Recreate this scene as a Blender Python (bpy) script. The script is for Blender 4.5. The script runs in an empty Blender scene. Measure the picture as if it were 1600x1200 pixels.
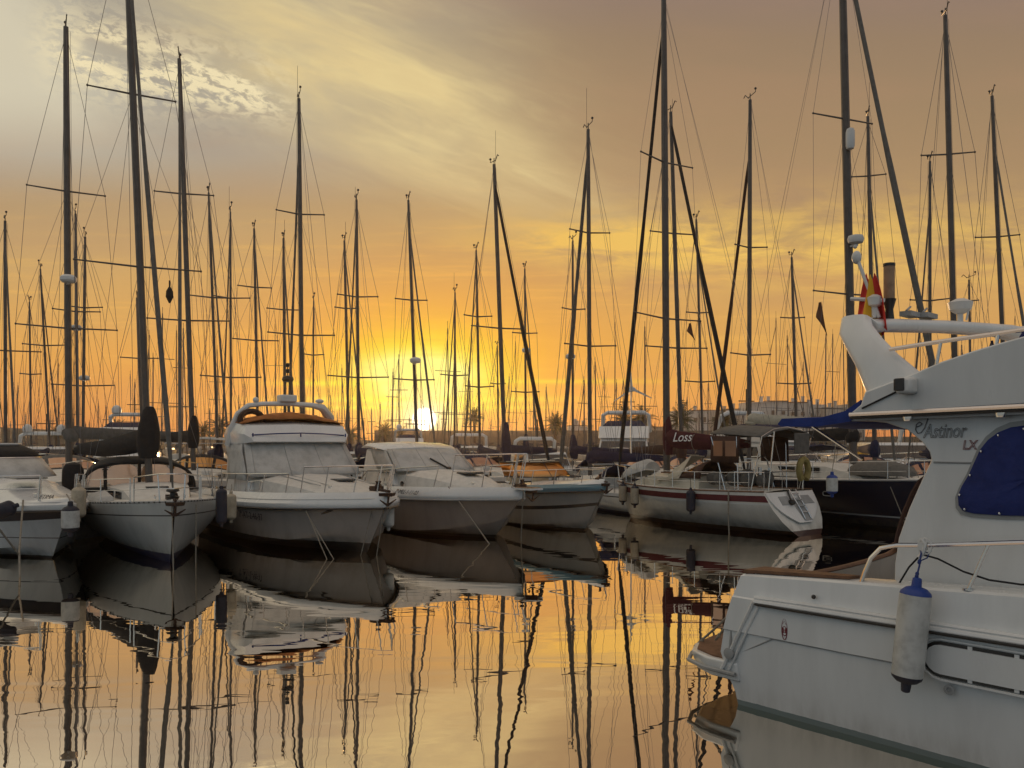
import bpy, math, random
from mathutils import Vector, Matrix
random.seed(7)
SC = bpy.context.scene
COL = SC.collection
R = math.radians

# ------------------------------------------------------------------ camera
HC, FPX, HOR = 2.8, 1280.0, 690.0
cd = bpy.data.cameras.new('camera')
cam = bpy.data.objects.new('camera', cd); COL.objects.link(cam)
cam.location = (0, 0, HC); cam.rotation_euler = (R(90), 0, 0)
cd.sensor_width = 36; cd.lens = 36 * FPX / 1600
cd.shift_y = (HOR - 600) / 1600
cd.clip_start = 0.1; cd.clip_end = 6000
SC.camera = cam
SC.view_settings.view_transform = 'Standard'; SC.view_settings.look = 'None'
SC.view_settings.exposure = 0; SC.view_settings.gamma = 1
SC.cycles.max_bounces = 6; SC.cycles.transparent_max_bounces = 12
SC.cycles.caustics_reflective = False; SC.cycles.caustics_refractive = False
SC.cycles.use_denoising = True
SC.cycles.sample_clamp_indirect = 4

def P(px, py, Y):
    return Vector(((px - 800) / FPX * Y, Y, HC + (HOR - py) / FPX * Y))
def YW(py): return FPX * HC / (py - HOR)          # depth of a water point on that row

def lin(c):
    c = c / 255.0
    return c / 12.92 if c <= 0.04045 else ((c + 0.055) / 1.055) ** 2.4
def S(r, g, b): return (lin(r), lin(g), lin(b), 1)

# ------------------------------------------------------------------ sky
SUN_U, SUN_V = (663 - 800) / FPX, (690 - 655) / FPX
W = bpy.data.worlds.new('World'); SC.world = W; W.use_nodes = True
NT = W.node_tree; NT.nodes.clear()

class N:                                           # tiny expression builder for math nodes
    def __init__(s, nt, sock): s.nt, s.s = nt, sock
    def _m(s, op, *a, clamp=False):
        n = s.nt.nodes.new('ShaderNodeMath'); n.operation = op; n.use_clamp = clamp
        for i, x in enumerate((s,) + a):
            if isinstance(x, N): s.nt.links.new(x.s, n.inputs[i])
            else: n.inputs[i].default_value = x
        return N(s.nt, n.outputs[0])
    def __add__(s, o): return s._m('ADD', o)
    def __sub__(s, o): return s._m('SUBTRACT', o)
    def __mul__(s, o): return s._m('MULTIPLY', o)
    def __truediv__(s, o): return s._m('DIVIDE', o)
    def __pow__(s, o): return s._m('POWER', o)
    def sq(s): return s._m('MULTIPLY', s)
    def max(s, o): return s._m('MAXIMUM', o)
    def min(s, o): return s._m('MINIMUM', o)
    def exp(s): return (s * 1.0)._m('EXPONENT') if False else s._exp()
    def _exp(s): return N(s.nt, _pow_e(s.nt, s))
    def clamp(s): return s._m('ADD', 0.0, clamp=True)
    def ss(s, a, b):                               # smoothstep a..b
        n = s.nt.nodes.new('ShaderNodeMapRange'); n.interpolation_type = 'SMOOTHSTEP'
        s.nt.links.new(s.s, n.inputs[0]); n.inputs[1].default_value = a; n.inputs[2].default_value = b
        return N(s.nt, n.outputs[0])
def _pow_e(nt, x):
    n = nt.nodes.new('ShaderNodeMath'); n.operation = 'POWER'; n.inputs[0].default_value = math.e
    nt.links.new(x.s, n.inputs[1]); return n.outputs[0]
def comb(nt, x, y, z=0.0):
    n = nt.nodes.new('ShaderNodeCombineXYZ')
    for i, a in enumerate((x, y, z)):
        if isinstance(a, N): nt.links.new(a.s, n.inputs[i])
        else: n.inputs[i].default_value = a
    return n.outputs[0]
def noise(nt, vec, scale, detail=4, rough=0.55, dist=0.0):
    n = nt.nodes.new('ShaderNodeTexNoise'); n.inputs['Scale'].default_value = scale
    n.inputs['Detail'].default_value = detail; n.inputs['Roughness'].default_value = rough
    n.inputs['Distortion'].default_value = dist
    nt.links.new(vec, n.inputs['Vector']); return N(nt, n.outputs['Fac'])
def ramp(nt, fac, stops):
    n = nt.nodes.new('ShaderNodeValToRGB'); nt.links.new(fac.s, n.inputs[0])
    e = n.color_ramp.elements
    while len(e) < len(stops): e.new(0.5)
    for el, (p, c) in zip(e, stops): el.position = p; el.color = c
    return n.outputs[0]
def mixc(nt, fac, a, b, mode='MIX'):
    n = nt.nodes.new('ShaderNodeMix'); n.data_type = 'RGBA'; n.blend_type = mode; n.clamp_factor = True
    if isinstance(fac, N): nt.links.new(fac.s, n.inputs[0])
    else: n.inputs[0].default_value = fac
    for i, c in ((6, a), (7, b)):
        if isinstance(c, tuple): n.inputs[i].default_value = c
        else: nt.links.new(c, n.inputs[i])
    return n.outputs[2]

tc = NT.nodes.new('ShaderNodeTexCoord'); sp = NT.nodes.new('ShaderNodeSeparateXYZ')
NT.links.new(tc.outputs['Generated'], sp.inputs[0])
dx, dy, dz = (N(NT, o) for o in sp.outputs)
yc = dy.max(0.16)
u, v = dx / yc, dz.max(0.0) / yc
def gauss(u0, v0, su, sv, rot=0.0, lo=None):
    c, s_ = math.cos(rot), math.sin(rot)
    a, b = u - u0, v - v0
    p = (a * c + b * s_) / su; q = (b * c - a * s_) / sv
    return ((p.sq() + q.sq()) * -1.0)._exp()
def pu(px): return (px - 800) / FPX
def pv(py): return (690 - py) / FPX
def st(*l): return [(pv(y) / 0.8, S(*c)) for y, c in l]
vv = v * 1.25
left = ramp(NT, vv, st((690, (206, 124, 72)), (640, (220, 146, 72)), (560, (229, 165, 82)), (490, (217, 166, 94)), (410, (202, 163, 106)),
                       (320, (183, 154, 114)), (240, (171, 159, 142)), (150, (166, 160, 148)), (80, (168, 160, 144)), (0, (162, 155, 143)), (-120, (182, 176, 160)), (-330, (196, 188, 172))))
right = ramp(NT, vv, st((690, (214, 130, 76)), (620, (224, 156, 78)), (540, (222, 166, 86)), (480, (212, 162, 94)), (430, (200, 154, 98)), (370, (188, 153, 101)),
                        (300, (172, 141, 104)), (180, (161, 134, 102)), (60, (151, 127, 102)), (-60, (140, 120, 112)), (-330, (160, 146, 138))))
lr = (u + noise(NT, comb(NT, u, v, 0.0), 3.0, 2) * 0.22 - 0.11).ss(-0.34, 0.14)
col = mixc(NT, lr, left, right)
# slow brown and grey bands
bn = noise(NT, comb(NT, u * 1.2, v * 7.0, 3.1), 2.2, 3).ss(0.42, 0.72)
col = mixc(NT, bn * v.ss(0.02, 0.12) * 0.22, col, S(176, 138, 108))
# high veil: cream streaks falling to the right
su_ = u * 0.94 - v * 0.34; sv_ = v * 0.94 + u * 0.34
n1 = noise(NT, comb(NT, su_ * 1.6, sv_ * 6.5, 0.7), 2.1, 5, 0.6, 0.35)
veil = (gauss(pu(520), pv(60), 0.22, 0.085, -0.30) * 1.05 + gauss(pu(690), pv(235), 0.20, 0.06, -0.33) * 0.95
        + gauss(pu(560), pv(118), 0.12, 0.022, -0.12) * 0.6)
vm = (veil * (n1.ss(0.25, 0.75) * 0.68 + 0.34)).clamp()
col = mixc(NT, vm * 0.95, col, S(226, 202, 146))
n1b = noise(NT, comb(NT, su_ * 3.0, sv_ * 16.0, 4.0), 2.6, 6, 0.62, 0.5)
col = mixc(NT, veil.clamp() * n1b.ss(0.45, 0.85) * 0.45, col, S(240, 220, 158))
# pale patch at the upper left
n2 = noise(NT, comb(NT, su_ * 3.0, sv_ * 5.0, 9.0), 3.0, 5, 0.6)
edge = (u * -1.0 - v * 0.62 + pu(150) + 0.62 * pv(60) + (n2 - 0.5) * 0.09).ss(-0.05, 0.10)
col = mixc(NT, edge * v.ss(0.30, 0.44) * 0.75, col, S(222, 212, 184))
# mackerel band
bu, bv = u, v - (u * -0.24 + pv(72) + 0.24 * pu(100))
band = ((bv / (bu * -0.050 + 0.017)).sq() * -1.0)._exp() * bu.ss(pu(20), pu(150)) * (bu * -1.0).ss(-pu(490), -pu(380))
n3 = noise(NT, comb(NT, u * 1.0, (v + u * 0.25) * 2.0, 2.0), 46.0, 6, 0.66, 0.4)
n3b = noise(NT, comb(NT, u * 0.8, (v + u * 0.25) * 2.6, 5.0), 9.0, 3, 0.5)
col = mixc(NT, (band * (n3.ss(0.40, 0.56) * n3b.ss(0.28, 0.50) * 1.3)).clamp() * 0.85, col, S(246, 229, 184))
# golden cloud line on the right
gl = (gauss(pu(930), pv(378), 0.13, 0.026) * 1.0 + gauss(pu(1400), pv(385), 0.32, 0.055) * 0.75
      + gauss(pu(1130), pv(395), 0.16, 0.035) * 0.65)
n4 = noise(NT, comb(NT, u * 1.7, v * 7.0, 6.0), 6.0, 5, 0.6, 0.5)
col = mixc(NT, (gl * n4.ss(0.30, 0.66)).clamp(), col, S(236, 192, 100))
n5 = noise(NT, comb(NT, u * 0.8, v * 10.0, 1.0), 7.0, 4, 0.6, 0.2)
col = mixc(NT, n5.ss(0.50, 0.72) * (gauss(pu(800), pv(470), 1.2, 0.09)) * 0.40, col, S(244, 190, 96))
# the glow round the sun
ru, rv = u - SUN_U, v - SUN_V
r2 = ru.sq() + (rv * 1.05).sq()
def glow(s, p=1.0): return ((r2 / (s * s)) * -1.0)._exp()
wide = (((ru / 0.22).sq() + ((v - 0.075) / 0.120).sq()) * -1.0)._exp()
col = mixc(NT, wide * 0.84, col, S(247, 165, 38))
mid = (((ru / 0.098).sq() + ((v - 0.076) / 0.052).sq()) * -1.0)._exp() * v.ss(0.004, 0.050)
n6 = noise(NT, comb(NT, u * 1.0, v * 9.0, 2.2), 9.0, 4, 0.55, 0.2)
col = mixc(NT, (mid * (n6.ss(0.25, 0.6) * 0.5 + 1.15)).clamp(), col, S(255, 220, 0))
puff = gauss(pu(645), pv(576), 0.056, 0.016) * 1.3 + gauss(pu(664), pv(594), 0.052, 0.018) * 1.1 + gauss(pu(664), pv(625), 0.046, 0.042) * 1.3
col = mixc(NT, (puff * (n6.ss(0.2, 0.55) * 0.4 + 0.75)).clamp() * 0.9, col, S(255, 250, 140))
lines = (gauss(pu(660), pv(624), 0.15, 0.0040) + gauss(pu(640), pv(637), 0.15, 0.0028) + gauss(pu(510), pv(599), 0.06, 0.004) * 0.9
         + gauss(pu(870), pv(596), 0.12, 0.0030) * 0.5)
col = mixc(NT, lines.clamp() * 0.75, col, S(255, 238, 50))
haze_ = (((ru / 0.24).sq() + (v / 0.024).sq()) * -1.0)._exp()
col = mixc(NT, haze_ * 0.65, col, S(250, 160, 66))
col = mixc(NT, glow(0.030) * 0.95, col, S(255, 240, 90))
col = mixc(NT, glow(0.0260), col, S(255, 253, 215))
disc = (r2 ** 0.5)._m('MULTIPLY', -1.0).ss(-0.0160, -0.0125)
col = mixc(NT, disc, col, (3.0, 2.7, 2.1, 1))
# the half of the sky behind: faint dusk sky plus a flat grey-blue fill added to light the hulls
nish = NT.nodes.new('ShaderNodeTexSky'); nish.sky_type = 'NISHITA'; nish.sun_disc = False
nish.sun_elevation = R(1.6); nish.sun_rotation = math.atan2(SUN_U, 1.0); nish.dust_density = 2.0
hs = NT.nodes.new('ShaderNodeHueSaturation'); hs.inputs['Saturation'].default_value = 0.55; hs.inputs['Value'].default_value = 1.0
NT.links.new(nish.outputs[0], hs.inputs['Color'])
rear = mixc(NT, 1.0, hs.outputs[0], (0.06, 0.06, 0.06, 1), 'MULTIPLY')
rear = mixc(NT, 1.0, rear, S(136, 149, 158), 'ADD')
upper = noise(NT, tc.outputs['Generated'], 3.0, 4).ss(0.30, 0.65) * 0.35 + 0.65
rear = mixc(NT, dz.ss(0.38, 0.80) * upper, rear, S(206, 184, 164))   # lit high cloud overhead
front = dy.ss(-0.10, 0.35)
col = mixc(NT, front, rear, col)
bg = NT.nodes.new('ShaderNodeBackground'); NT.links.new(col, bg.inputs[0]); bg.inputs[1].default_value = 1.0
wo = NT.nodes.new('ShaderNodeOutputWorld'); NT.links.new(bg.outputs[0], wo.inputs[0])
W.cycles.sampling_method = 'MANUAL'; W.cycles.sample_map_resolution = 512

sl = bpy.data.lights.new('sun', 'SUN'); sl.energy = 1.3; sl.angle = R(0.9); sl.color = (1.0, 0.58, 0.25)
so = bpy.data.objects.new('sun', sl); COL.objects.link(so)
so.rotation_euler = Vector((SUN_U, 1, SUN_V)).to_track_quat('Z', 'Y').to_euler()

# ------------------------------------------------------------------ materials
MT = {}
def mat(name, col, rough=0.5, metal=0.0, spec=0.5, var=0.0, vscale=3.0, bump=0.0, bscale=40.0, coat=0.0, streak=False):
    m = bpy.data.materials.new(name); m.use_nodes = True
    nt = m.node_tree; b = nt.nodes['Principled BSDF']
    b.inputs['Base Color'].default_value = (*col, 1); b.inputs['Roughness'].default_value = rough
    b.inputs['Metallic'].default_value = metal; b.inputs['Specular IOR Level'].default_value = spec
    b.inputs['Coat Weight'].default_value = coat
    t = nt.nodes.new('ShaderNodeTexCoord')
    vec = t.outputs['Object']
    if var:
        mp = nt.nodes.new('ShaderNodeMapping'); nt.links.new(vec, mp.inputs[0])
        mp.inputs['Scale'].default_value = (1, 1, 0.22) if streak else (1, 1, 1)
        n = noise(nt, mp.outputs[0], vscale, 6, 0.65)
        c = mixc(nt, n.ss(0.35, 0.75), (*col, 1), (*(x * (1 - var) for x in col), 1))
        nt.links.new(c, b.inputs['Base Color'])
        rr = n * 0.25 + (rough - 0.1); nt.links.new(rr.s, b.inputs['Roughness'])
    if bump:
        n = noise(nt, vec, bscale, 4)
        bp = nt.nodes.new('ShaderNodeBump'); bp.inputs['Strength'].default_value = bump; bp.inputs['Distance'].default_value = 0.02
        nt.links.new(n.s, bp.inputs['Height']); nt.links.new(bp.outputs[0], b.inputs['Normal'])
    MT[name] = m
    return m
mat('gelcoat', (.74, .75, .74), .24, var=.15, vscale=1.7, coat=.3, streak=True)
mat('gelcoat_old', (.58, .57, .53), .38, var=.28, vscale=2.2, streak=True)
mat('gelcoat_cream', (.60, .57, .48), .38, var=.2, vscale=2.2, streak=True)
mat('deck_white', (.66, .65, .61), .55, var=.18, vscale=5, bump=.15, bscale=90)
mat('navy_hull', (.008, .010, .020), .42, spec=.25, var=.3, vscale=2)
mat('antifoul_blue', (.012, .016, .055), .6, var=.5, vscale=4)
mat('antifoul_red', (.055, .022, .018), .7, var=.5, vscale=4)
mat('antifoul_black', (.014, .012, .012), .6, var=.5, vscale=4)
mat('slime', (.16, .22, .22), .6, var=.55, vscale=7)
mat('black_paint', (.012, .012, .014), .35, var=.3)
mat('maroon', (.10, .012, .018), .5, var=.25)
mat('teal_paint', (.10, .20, .25), .35, var=.2)
mat('canvas_black', (.013, .012, .013), .85, var=.4, vscale=6, bump=.5, bscale=9)
mat('canvas_navy', (.016, .018, .055), .85, var=.35, vscale=6, bump=.5, bscale=9)
mat('canvas_blue', (.010, .036, .22), .8, var=.3, vscale=5, bump=.5, bscale=10)
mat('canvas_deep_blue', (.008, .022, .15), .75, var=.3, vscale=5, bump=.4, bscale=7)
mat('canvas_maroon', (.07, .009, .014), .85, var=.35, vscale=6, bump=.5, bscale=9)
mat('canvas_grey', (.13, .125, .115), .85, var=.3, vscale=6, bump=.5, bscale=9)
mat('canvas_pale', (.50, .50, .48), .75, var=.28, vscale=3, bump=1.0, bscale=3.5)
mat('canvas_cream', (.52, .48, .38), .85, var=.25, vscale=6, bump=.5, bscale=9)
mat('canvas_brown', (.06, .028, .02), .85, var=.3, vscale=6, bump=.5, bscale=9)
mat('canvas_orange', (.42, .15, .035), .75, var=.4, vscale=2.5, bump=.6, bscale=6)
mat('mast_alloy', (.092, .080, .072), .45, .2, var=.3, vscale=3)
mat('mast_dark', (.10, .095, .095), .5, .2, var=.3, vscale=3)
mat('rust', (.055, .028, .018), .8, var=.4, vscale=8)
mat('steel', (.62, .62, .62), .18, 1.0)
mat('wire', (.16, .15, .15), .45, .6)
mat('rope', (.30, .27, .22), .9, var=.4, vscale=20)
mat('rope_blue', (.02, .04, .16), .9)
mat('rope_black', (.015, .015, .018), .9)
mat('teak', (.17, .085, .045), .6, var=.4, vscale=9)
mat('teak_pale', (.34, .22, .13), .6, var=.35, vscale=9)
mat('rubber', (.02, .02, .02), .6)
mat('rub_grey', (.33, .34, .34), .45, var=.2)
mat('fender_white', (.60, .60, .57), .55, var=.35, vscale=6)
mat('fender_cream', (.46, .40, .30), .6, var=.35, vscale=6)
mat('fender_blue', (.015, .05, .26), .5, var=.2)
mat('fender_dark', (.012, .014, .03), .6, var=.3)
mat('glass_dark', (.012, .013, .016), .06, spec=.8)
mat('glass_mirror', (.05, .05, .05), .04, spec=1.0)
mat('plastic_white', (.68, .68, .66), .4, var=.1)
mat('plastic_black', (.015, .015, .015), .4)
mat('life_yellow', (.30, .24, .08), .7, var=.3, vscale=6)
mat('life_orange', (.45, .07, .02), .7, var=.3, vscale=6)
mat('flag_red', (.55, .03, .02), .85)
mat('flag_yellow', (.70, .38, .02), .85)
mat('flag_dark', (.14, .06, .035), .85)
mat('letter_grey', (.14, .14, .15), .5)
mat('letter_dark', (.03, .03, .04), .5)
mat('letter_red', (.16, .02, .03), .5)
mat('letter_white', (.75, .75, .75), .5)
mat('stone', (.16, .13, .11), .9, var=.4, vscale=.6, bump=.6, bscale=3)
mat('concrete', (.30, .29, .27), .85, var=.3, vscale=1.5, bump=.3, bscale=20)
mat('plaster', (.62, .60, .57), .9, var=.15, vscale=.3)
mat('plaster_warm', (.54, .48, .42), .9, var=.15, vscale=.3)
mat('roof_tile', (.28, .12, .07), .9, var=.3, vscale=2)
mat('shutter', (.10, .09, .085), .7)
mat('palm_trunk', (.10, .07, .05), .95, var=.4, vscale=4, bump=.8, bscale=6)
mat('palm_leaf', (.05, .075, .03), .7, var=.4, vscale=2)
mat('hill_scrub', (.06, .06, .045), .95, var=.5, vscale=.05)
mat('solar', (.012, .016, .035), .15)

def vinyl(name, col, tint, gl=.52):
    m = bpy.data.materials.new(name); m.use_nodes = True; nt = m.node_tree; nt.nodes.clear()
    tr = nt.nodes.new('ShaderNodeBsdfTranslucent'); tr.inputs[0].default_value = (*col, 1)
    g = nt.nodes.new('ShaderNodeBsdfGlossy'); g.inputs['Roughness'].default_value = .10; g.inputs[0].default_value = (*tint, 1)
    t = nt.nodes.new('ShaderNodeBsdfTransparent'); t.inputs[0].default_value = (.75, .68, .6, 1)
    a = nt.nodes.new('ShaderNodeMixShader'); a.inputs[0].default_value = .30
    nt.links.new(tr.outputs[0], a.inputs[1]); nt.links.new(t.outputs[0], a.inputs[2])
    b = nt.nodes.new('ShaderNodeMixShader'); b.inputs[0].default_value = gl
    nt.links.new(a.outputs[0], b.inputs[1]); nt.links.new(g.outputs[0], b.inputs[2])
    o = nt.nodes.new('ShaderNodeOutputMaterial'); nt.links.new(b.outputs[0], o.inputs[0])
    MT[name] = m
vinyl('vinyl', (.80, .55, .38), (1.0, .62, .43)); vinyl('vinyl_amber', (.85, .48, .18), (1.0, .52, .20))

def water_mat():
    m = bpy.data.materials.new('water'); m.use_nodes = True; nt = m.node_tree; nt.nodes.clear()
    ge = nt.nodes.new('ShaderNodeNewGeometry')
    sp_ = nt.nodes.new('ShaderNodeSeparateXYZ'); nt.links.new(ge.outputs['Position'], sp_.inputs[0])
    x, y = N(nt, sp_.outputs[0]), N(nt, sp_.outputs[1])
    a = noise(nt, comb(nt, x * 0.30, y * 0.95, 0.0), 1.0, 2, .45, .6)          # slow swell
    b = noise(nt, comb(nt, x * 0.9, y * 2.3, 4.0), 1.0, 2, .5, .4)             # ripple
    c = noise(nt, comb(nt, x * 0.10, y * 0.16, 8.0), 1.0, 2).ss(.45, .70)      # cat's-paw patches
    d = noise(nt, comb(nt, x * 2.2, y * 6.0, 2.0), 1.0, 2)
    h = a * 0.0060 + b * (c * 0.0012 + 0.0009) + d * c * 0.00022
    bp = nt.nodes.new('ShaderNodeBump'); bp.inputs['Strength'].default_value = 1.0; bp.inputs['Distance'].default_value = 1.0
    nt.links.new(h.s, bp.inputs['Height'])
    g = nt.nodes.new('ShaderNodeBsdfGlossy'); g.inputs['Roughness'].default_value = 0.0
    g.inputs[0].default_value = (.97, .86, .73, 1)
    df = nt.nodes.new('ShaderNodeBsdfDiffuse'); df.inputs[0].default_value = (.010, .014, .013, 1)
    fr = nt.nodes.new('ShaderNodeFresnel'); fr.inputs[0].default_value = 1.45
    nt.links.new(bp.outputs[0], g.inputs['Normal']); nt.links.new(bp.outputs[0], fr.inputs['Normal'])
    f = (N(nt, fr.outputs[0]) * 0.4 + 0.82).clamp()
    mx = nt.nodes.new('ShaderNodeMixShader'); nt.links.new(f.s, mx.inputs[0])
    nt.links.new(df.outputs[0], mx.inputs[1]); nt.links.new(g.outputs[0], mx.inputs[2])
    o = nt.nodes.new('ShaderNodeOutputMaterial'); nt.links.new(mx.outputs[0], o.inputs[0])
    MT['water'] = m
water_mat()

# ------------------------------------------------------------------ helpers
class MB:
    def __init__(s): s.v, s.f, s.m = [], [], []
    def add(s, vs, fs, mi=0):
        k = len(s.v); s.v += [tuple(p) for p in vs]
        for i, f in enumerate(fs):
            s.f.append(tuple(k + j for j in f)); s.m.append(mi[i] if isinstance(mi, list) else mi)
        return s
    def box(s, c, d, mi=0, M=None):
        vs = [Vector((c[0] + a * d[0] / 2, c[1] + b * d[1] / 2, c[2] + e * d[2] / 2)) for a in (-1, 1) for b in (-1, 1) for e in (-1, 1)]
        if M: vs = [M @ p for p in vs]
        return s.add(vs, [(0, 1, 3, 2), (4, 6, 7, 5), (0, 4, 5, 1), (2, 3, 7, 6), (0, 2, 6, 4), (1, 5, 7, 3)], mi)
    def hexa(s, b4, t4, mi=0):                       # bottom quad, top quad (same winding)
        return s.add(list(b4) + list(t4), [(3, 2, 1, 0), (4, 5, 6, 7), (0, 1, 5, 4), (1, 2, 6, 5), (2, 3, 7, 6), (3, 0, 4, 7)], mi)
    def loft(s, rings, closed=True, cap=True, mi=0, rowmi=None):
        n = len(rings[0]); vs = [p for r in rings for p in r]; fs, ms = [], []
        for i in range(len(rings) - 1):
            for j in range(n if closed else n - 1):
                k = (j + 1) % n
                fs.append((i * n + j, i * n + k, (i + 1) * n + k, (i + 1) * n + j)); ms.append(rowmi[j] if rowmi else mi)
        if cap:
            fs.append(tuple(range(n - 1, -1, -1))); ms.append(mi)
            q = (len(rings) - 1) * n; fs.append(tuple(range(q, q + n))); ms.append(mi)
        return s.add(vs, fs, ms)
    def tube(s, pts, r, n=6, mi=0, flat=1.0, cap=True):
        pts = [Vector(p) for p in pts]; q = []
        for p in pts:
            if not q or (p - q[-1]).length > 1e-6: q.append(p)
        pts = q
        if len(pts) < 2: return s
        rs = r if isinstance(r, (list, tuple)) else [r] * len(pts)
        rings = []; t0 = (pts[1] - pts[0]).normalized()
        up = Vector((0, 0, 1)) if abs(t0.z) < .9 else Vector((1, 0, 0))
        a = t0.cross(up).normalized()
        for i, p in enumerate(pts):
            t = ((pts[min(i + 1, len(pts) - 1)] - pts[max(i - 1, 0)])).normalized()
            a = (a - t * a.dot(t)).normalized(); b = t.cross(a)
            rings.append([p + a * (math.cos(w) * rs[i]) + b * (math.sin(w) * rs[i] * flat) for w in (2 * math.pi * k / n for k in range(n))])
        return s.loft(rings, True, cap, mi)
    def lathe(s, prof, n=14, c=(0, 0, 0), mi=0, M=None, mis=None):
        rings = [[Vector((c[0] + r * math.cos(w), c[1] + r * math.sin(w), c[2] + z)) for w in (2 * math.pi * k / n for k in range(n))] for r, z in prof]
        if M: rings = [[M @ p for p in r] for r in rings]
        k0 = len(s.f); s.loft(rings, True, True, mi)
        if mis:
            for i in range(len(prof) - 1):
                for j in range(n): s.m[k0 + i * n + j] = mis[i]
        return s
    def ball(s, c, r, mi=0, n=12, sx=1, sy=1, sz=1):
        k = 7
        rings = [[Vector((c[0] + sx * r * math.sin(a) * math.cos(w), c[1] + sy * r * math.sin(a) * math.sin(w), c[2] - sz * r * math.cos(a)))
                  for w in (2 * math.pi * j / n for j in range(n))] for a in (math.pi * (i + .15) / (k + .3) for i in range(k + 1))]
        return s.loft(rings, True, True, mi)
    def prism(s, poly, f0, f1, mi=0):                # poly of 2-d points, f0/f1 map a point to 3-d on each face
        n = len(poly); vs = [f0(*p) for p in poly] + [f1(*p) for p in poly]
        fs = [tuple(range(n - 1, -1, -1)), tuple(range(n, 2 * n))] + [(i, (i + 1) % n, n + (i + 1) % n, n + i) for i in range(n)]
        return s.add(vs, fs, mi)
    def sheet(s, grid, mi=0, thick=0.0):
        n, m = len(grid), len(grid[0]); vs = [p for r in grid for p in r]
        return s.add(vs, [(i * m + j, i * m + j + 1, (i + 1) * m + j + 1, (i + 1) * m + j) for i in range(n - 1) for j in range(m - 1)], mi)
    def build(s, name, mats, parent=None, smooth=38, bevel=0.0, solid=0.0):
        me = bpy.data.meshes.new(name); me.from_pydata(s.v, [], s.f)
        if not isinstance(mats, (list, tuple)): mats = [mats]
        for x in mats: me.materials.append(MT[x])
        me.polygons.foreach_set('material_index', s.m)
        me.update()
        import bmesh
        bm = bmesh.new(); bm.from_mesh(me); bmesh.ops.recalc_face_normals(bm, faces=bm.faces); bm.to_mesh(me); bm.free()
        if smooth:
            me.polygons.foreach_set('use_smooth', [True] * len(me.polygons)); me.set_sharp_from_angle(angle=R(smooth))
        o = bpy.data.objects.new(name, me); COL.objects.link(o)
        if parent: o.parent = parent
        if solid:
            md = o.modifiers.new('solid', 'SOLIDIFY'); md.thickness = solid; md.offset = 0
        if bevel:
            md = o.modifiers.new('bevel', 'BEVEL'); md.width = bevel; md.segments = 2; md.limit_method = 'ANGLE'; md.angle_limit = R(40)
        return o
def tag(o, label, cat, group=None):
    o['label'] = label; o['category'] = cat
    if group: o['group'] = group
    return o
def structure(o): o['kind'] = 'structure'; return o
def thing(name, label, cat, loc=(0, 0, 0), rz=0.0, group=None):
    o = bpy.data.objects.new(name, None); COL.objects.link(o); o.empty_display_size = .2
    o.location = loc; o.rotation_euler = (0, 0, rz)
    return tag(o, label, cat, group)
def lettering(body, size, m, parent, M, name='lettering', outline=0.0, shear=0.0, depth=0.003, stretch=1.0):
    cu = bpy.data.curves.new(name, 'FONT'); cu.body = body; cu.size = size; cu.shear = shear; cu.resolution_u = 4
    if outline: cu.fill_mode = 'NONE'; cu.bevel_depth = outline; cu.bevel_resolution = 1
    else: cu.extrude = depth
    t = bpy.data.objects.new('tmp', cu); COL.objects.link(t)
    dg = bpy.context.evaluated_depsgraph_get(); me = bpy.data.meshes.new_from_object(t.evaluated_get(dg))
    bpy.data.objects.remove(t); bpy.data.curves.remove(cu)
    me.transform(M @ Matrix.Scale(stretch, 4, (1, 0, 0))); me.materials.clear(); me.materials.append(MT[m]); me.name = name
    o = bpy.data.objects.new(name, me); COL.objects.link(o); o.parent = parent
    return o
def frame(origin, xdir, ydir):                       # matrix that lays x along xdir and y along ydir
    x = Vector(xdir).normalized(); z = x.cross(Vector(ydir)).normalized(); y = z.cross(x)
    M = Matrix((x, y, z)).transposed().to_4x4(); M.translation = Vector(origin); return M
def lerp(a, b, t): return a + (b - a) * t
def vl(a, b, t): return Vector(a).lerp(Vector(b), t)
def arc(c, r, a0, a1, n, ex, ey):
    ex, ey = Vector(ex), Vector(ey)
    return [Vector(c) + ex * (r * math.cos(R(lerp(a0, a1, i / n)))) + ey * (r * math.sin(R(lerp(a0, a1, i / n)))) for i in range(n + 1)]
class Place:                                         # a boat's own frame: x forward from the bow, y to port, z up from the water
    def __init__(s, bow, fwd):
        s.o = Vector((bow[0], bow[1], 0)); f = Vector((fwd[0], fwd[1], 0)).normalized()
        s.f = f; s.p = Vector((-f.y, f.x, 0)); s.rz = math.atan2(f.y, f.x)
    def loc(s, w): d = Vector(w) - s.o; return Vector((d.dot(s.f), d.dot(s.p), w[2]))
    def wor(s, l): return s.o + s.f * l[0] + s.p * l[1] + Vector((0, 0, l[2]))

# ------------------------------------------------------------------ water
g = MB()
ys = [-40, 0, 3, 6, 10, 15, 20, 30, 45, 70, 110, 180, 247]
xs = [-400, -120, -40, -15, -5, 0, 5, 15, 40, 120, 400]
g.sheet([[(x, y, 0) for x in xs] for y in ys])
structure(g.build('water', 'water', smooth=0))

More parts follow.
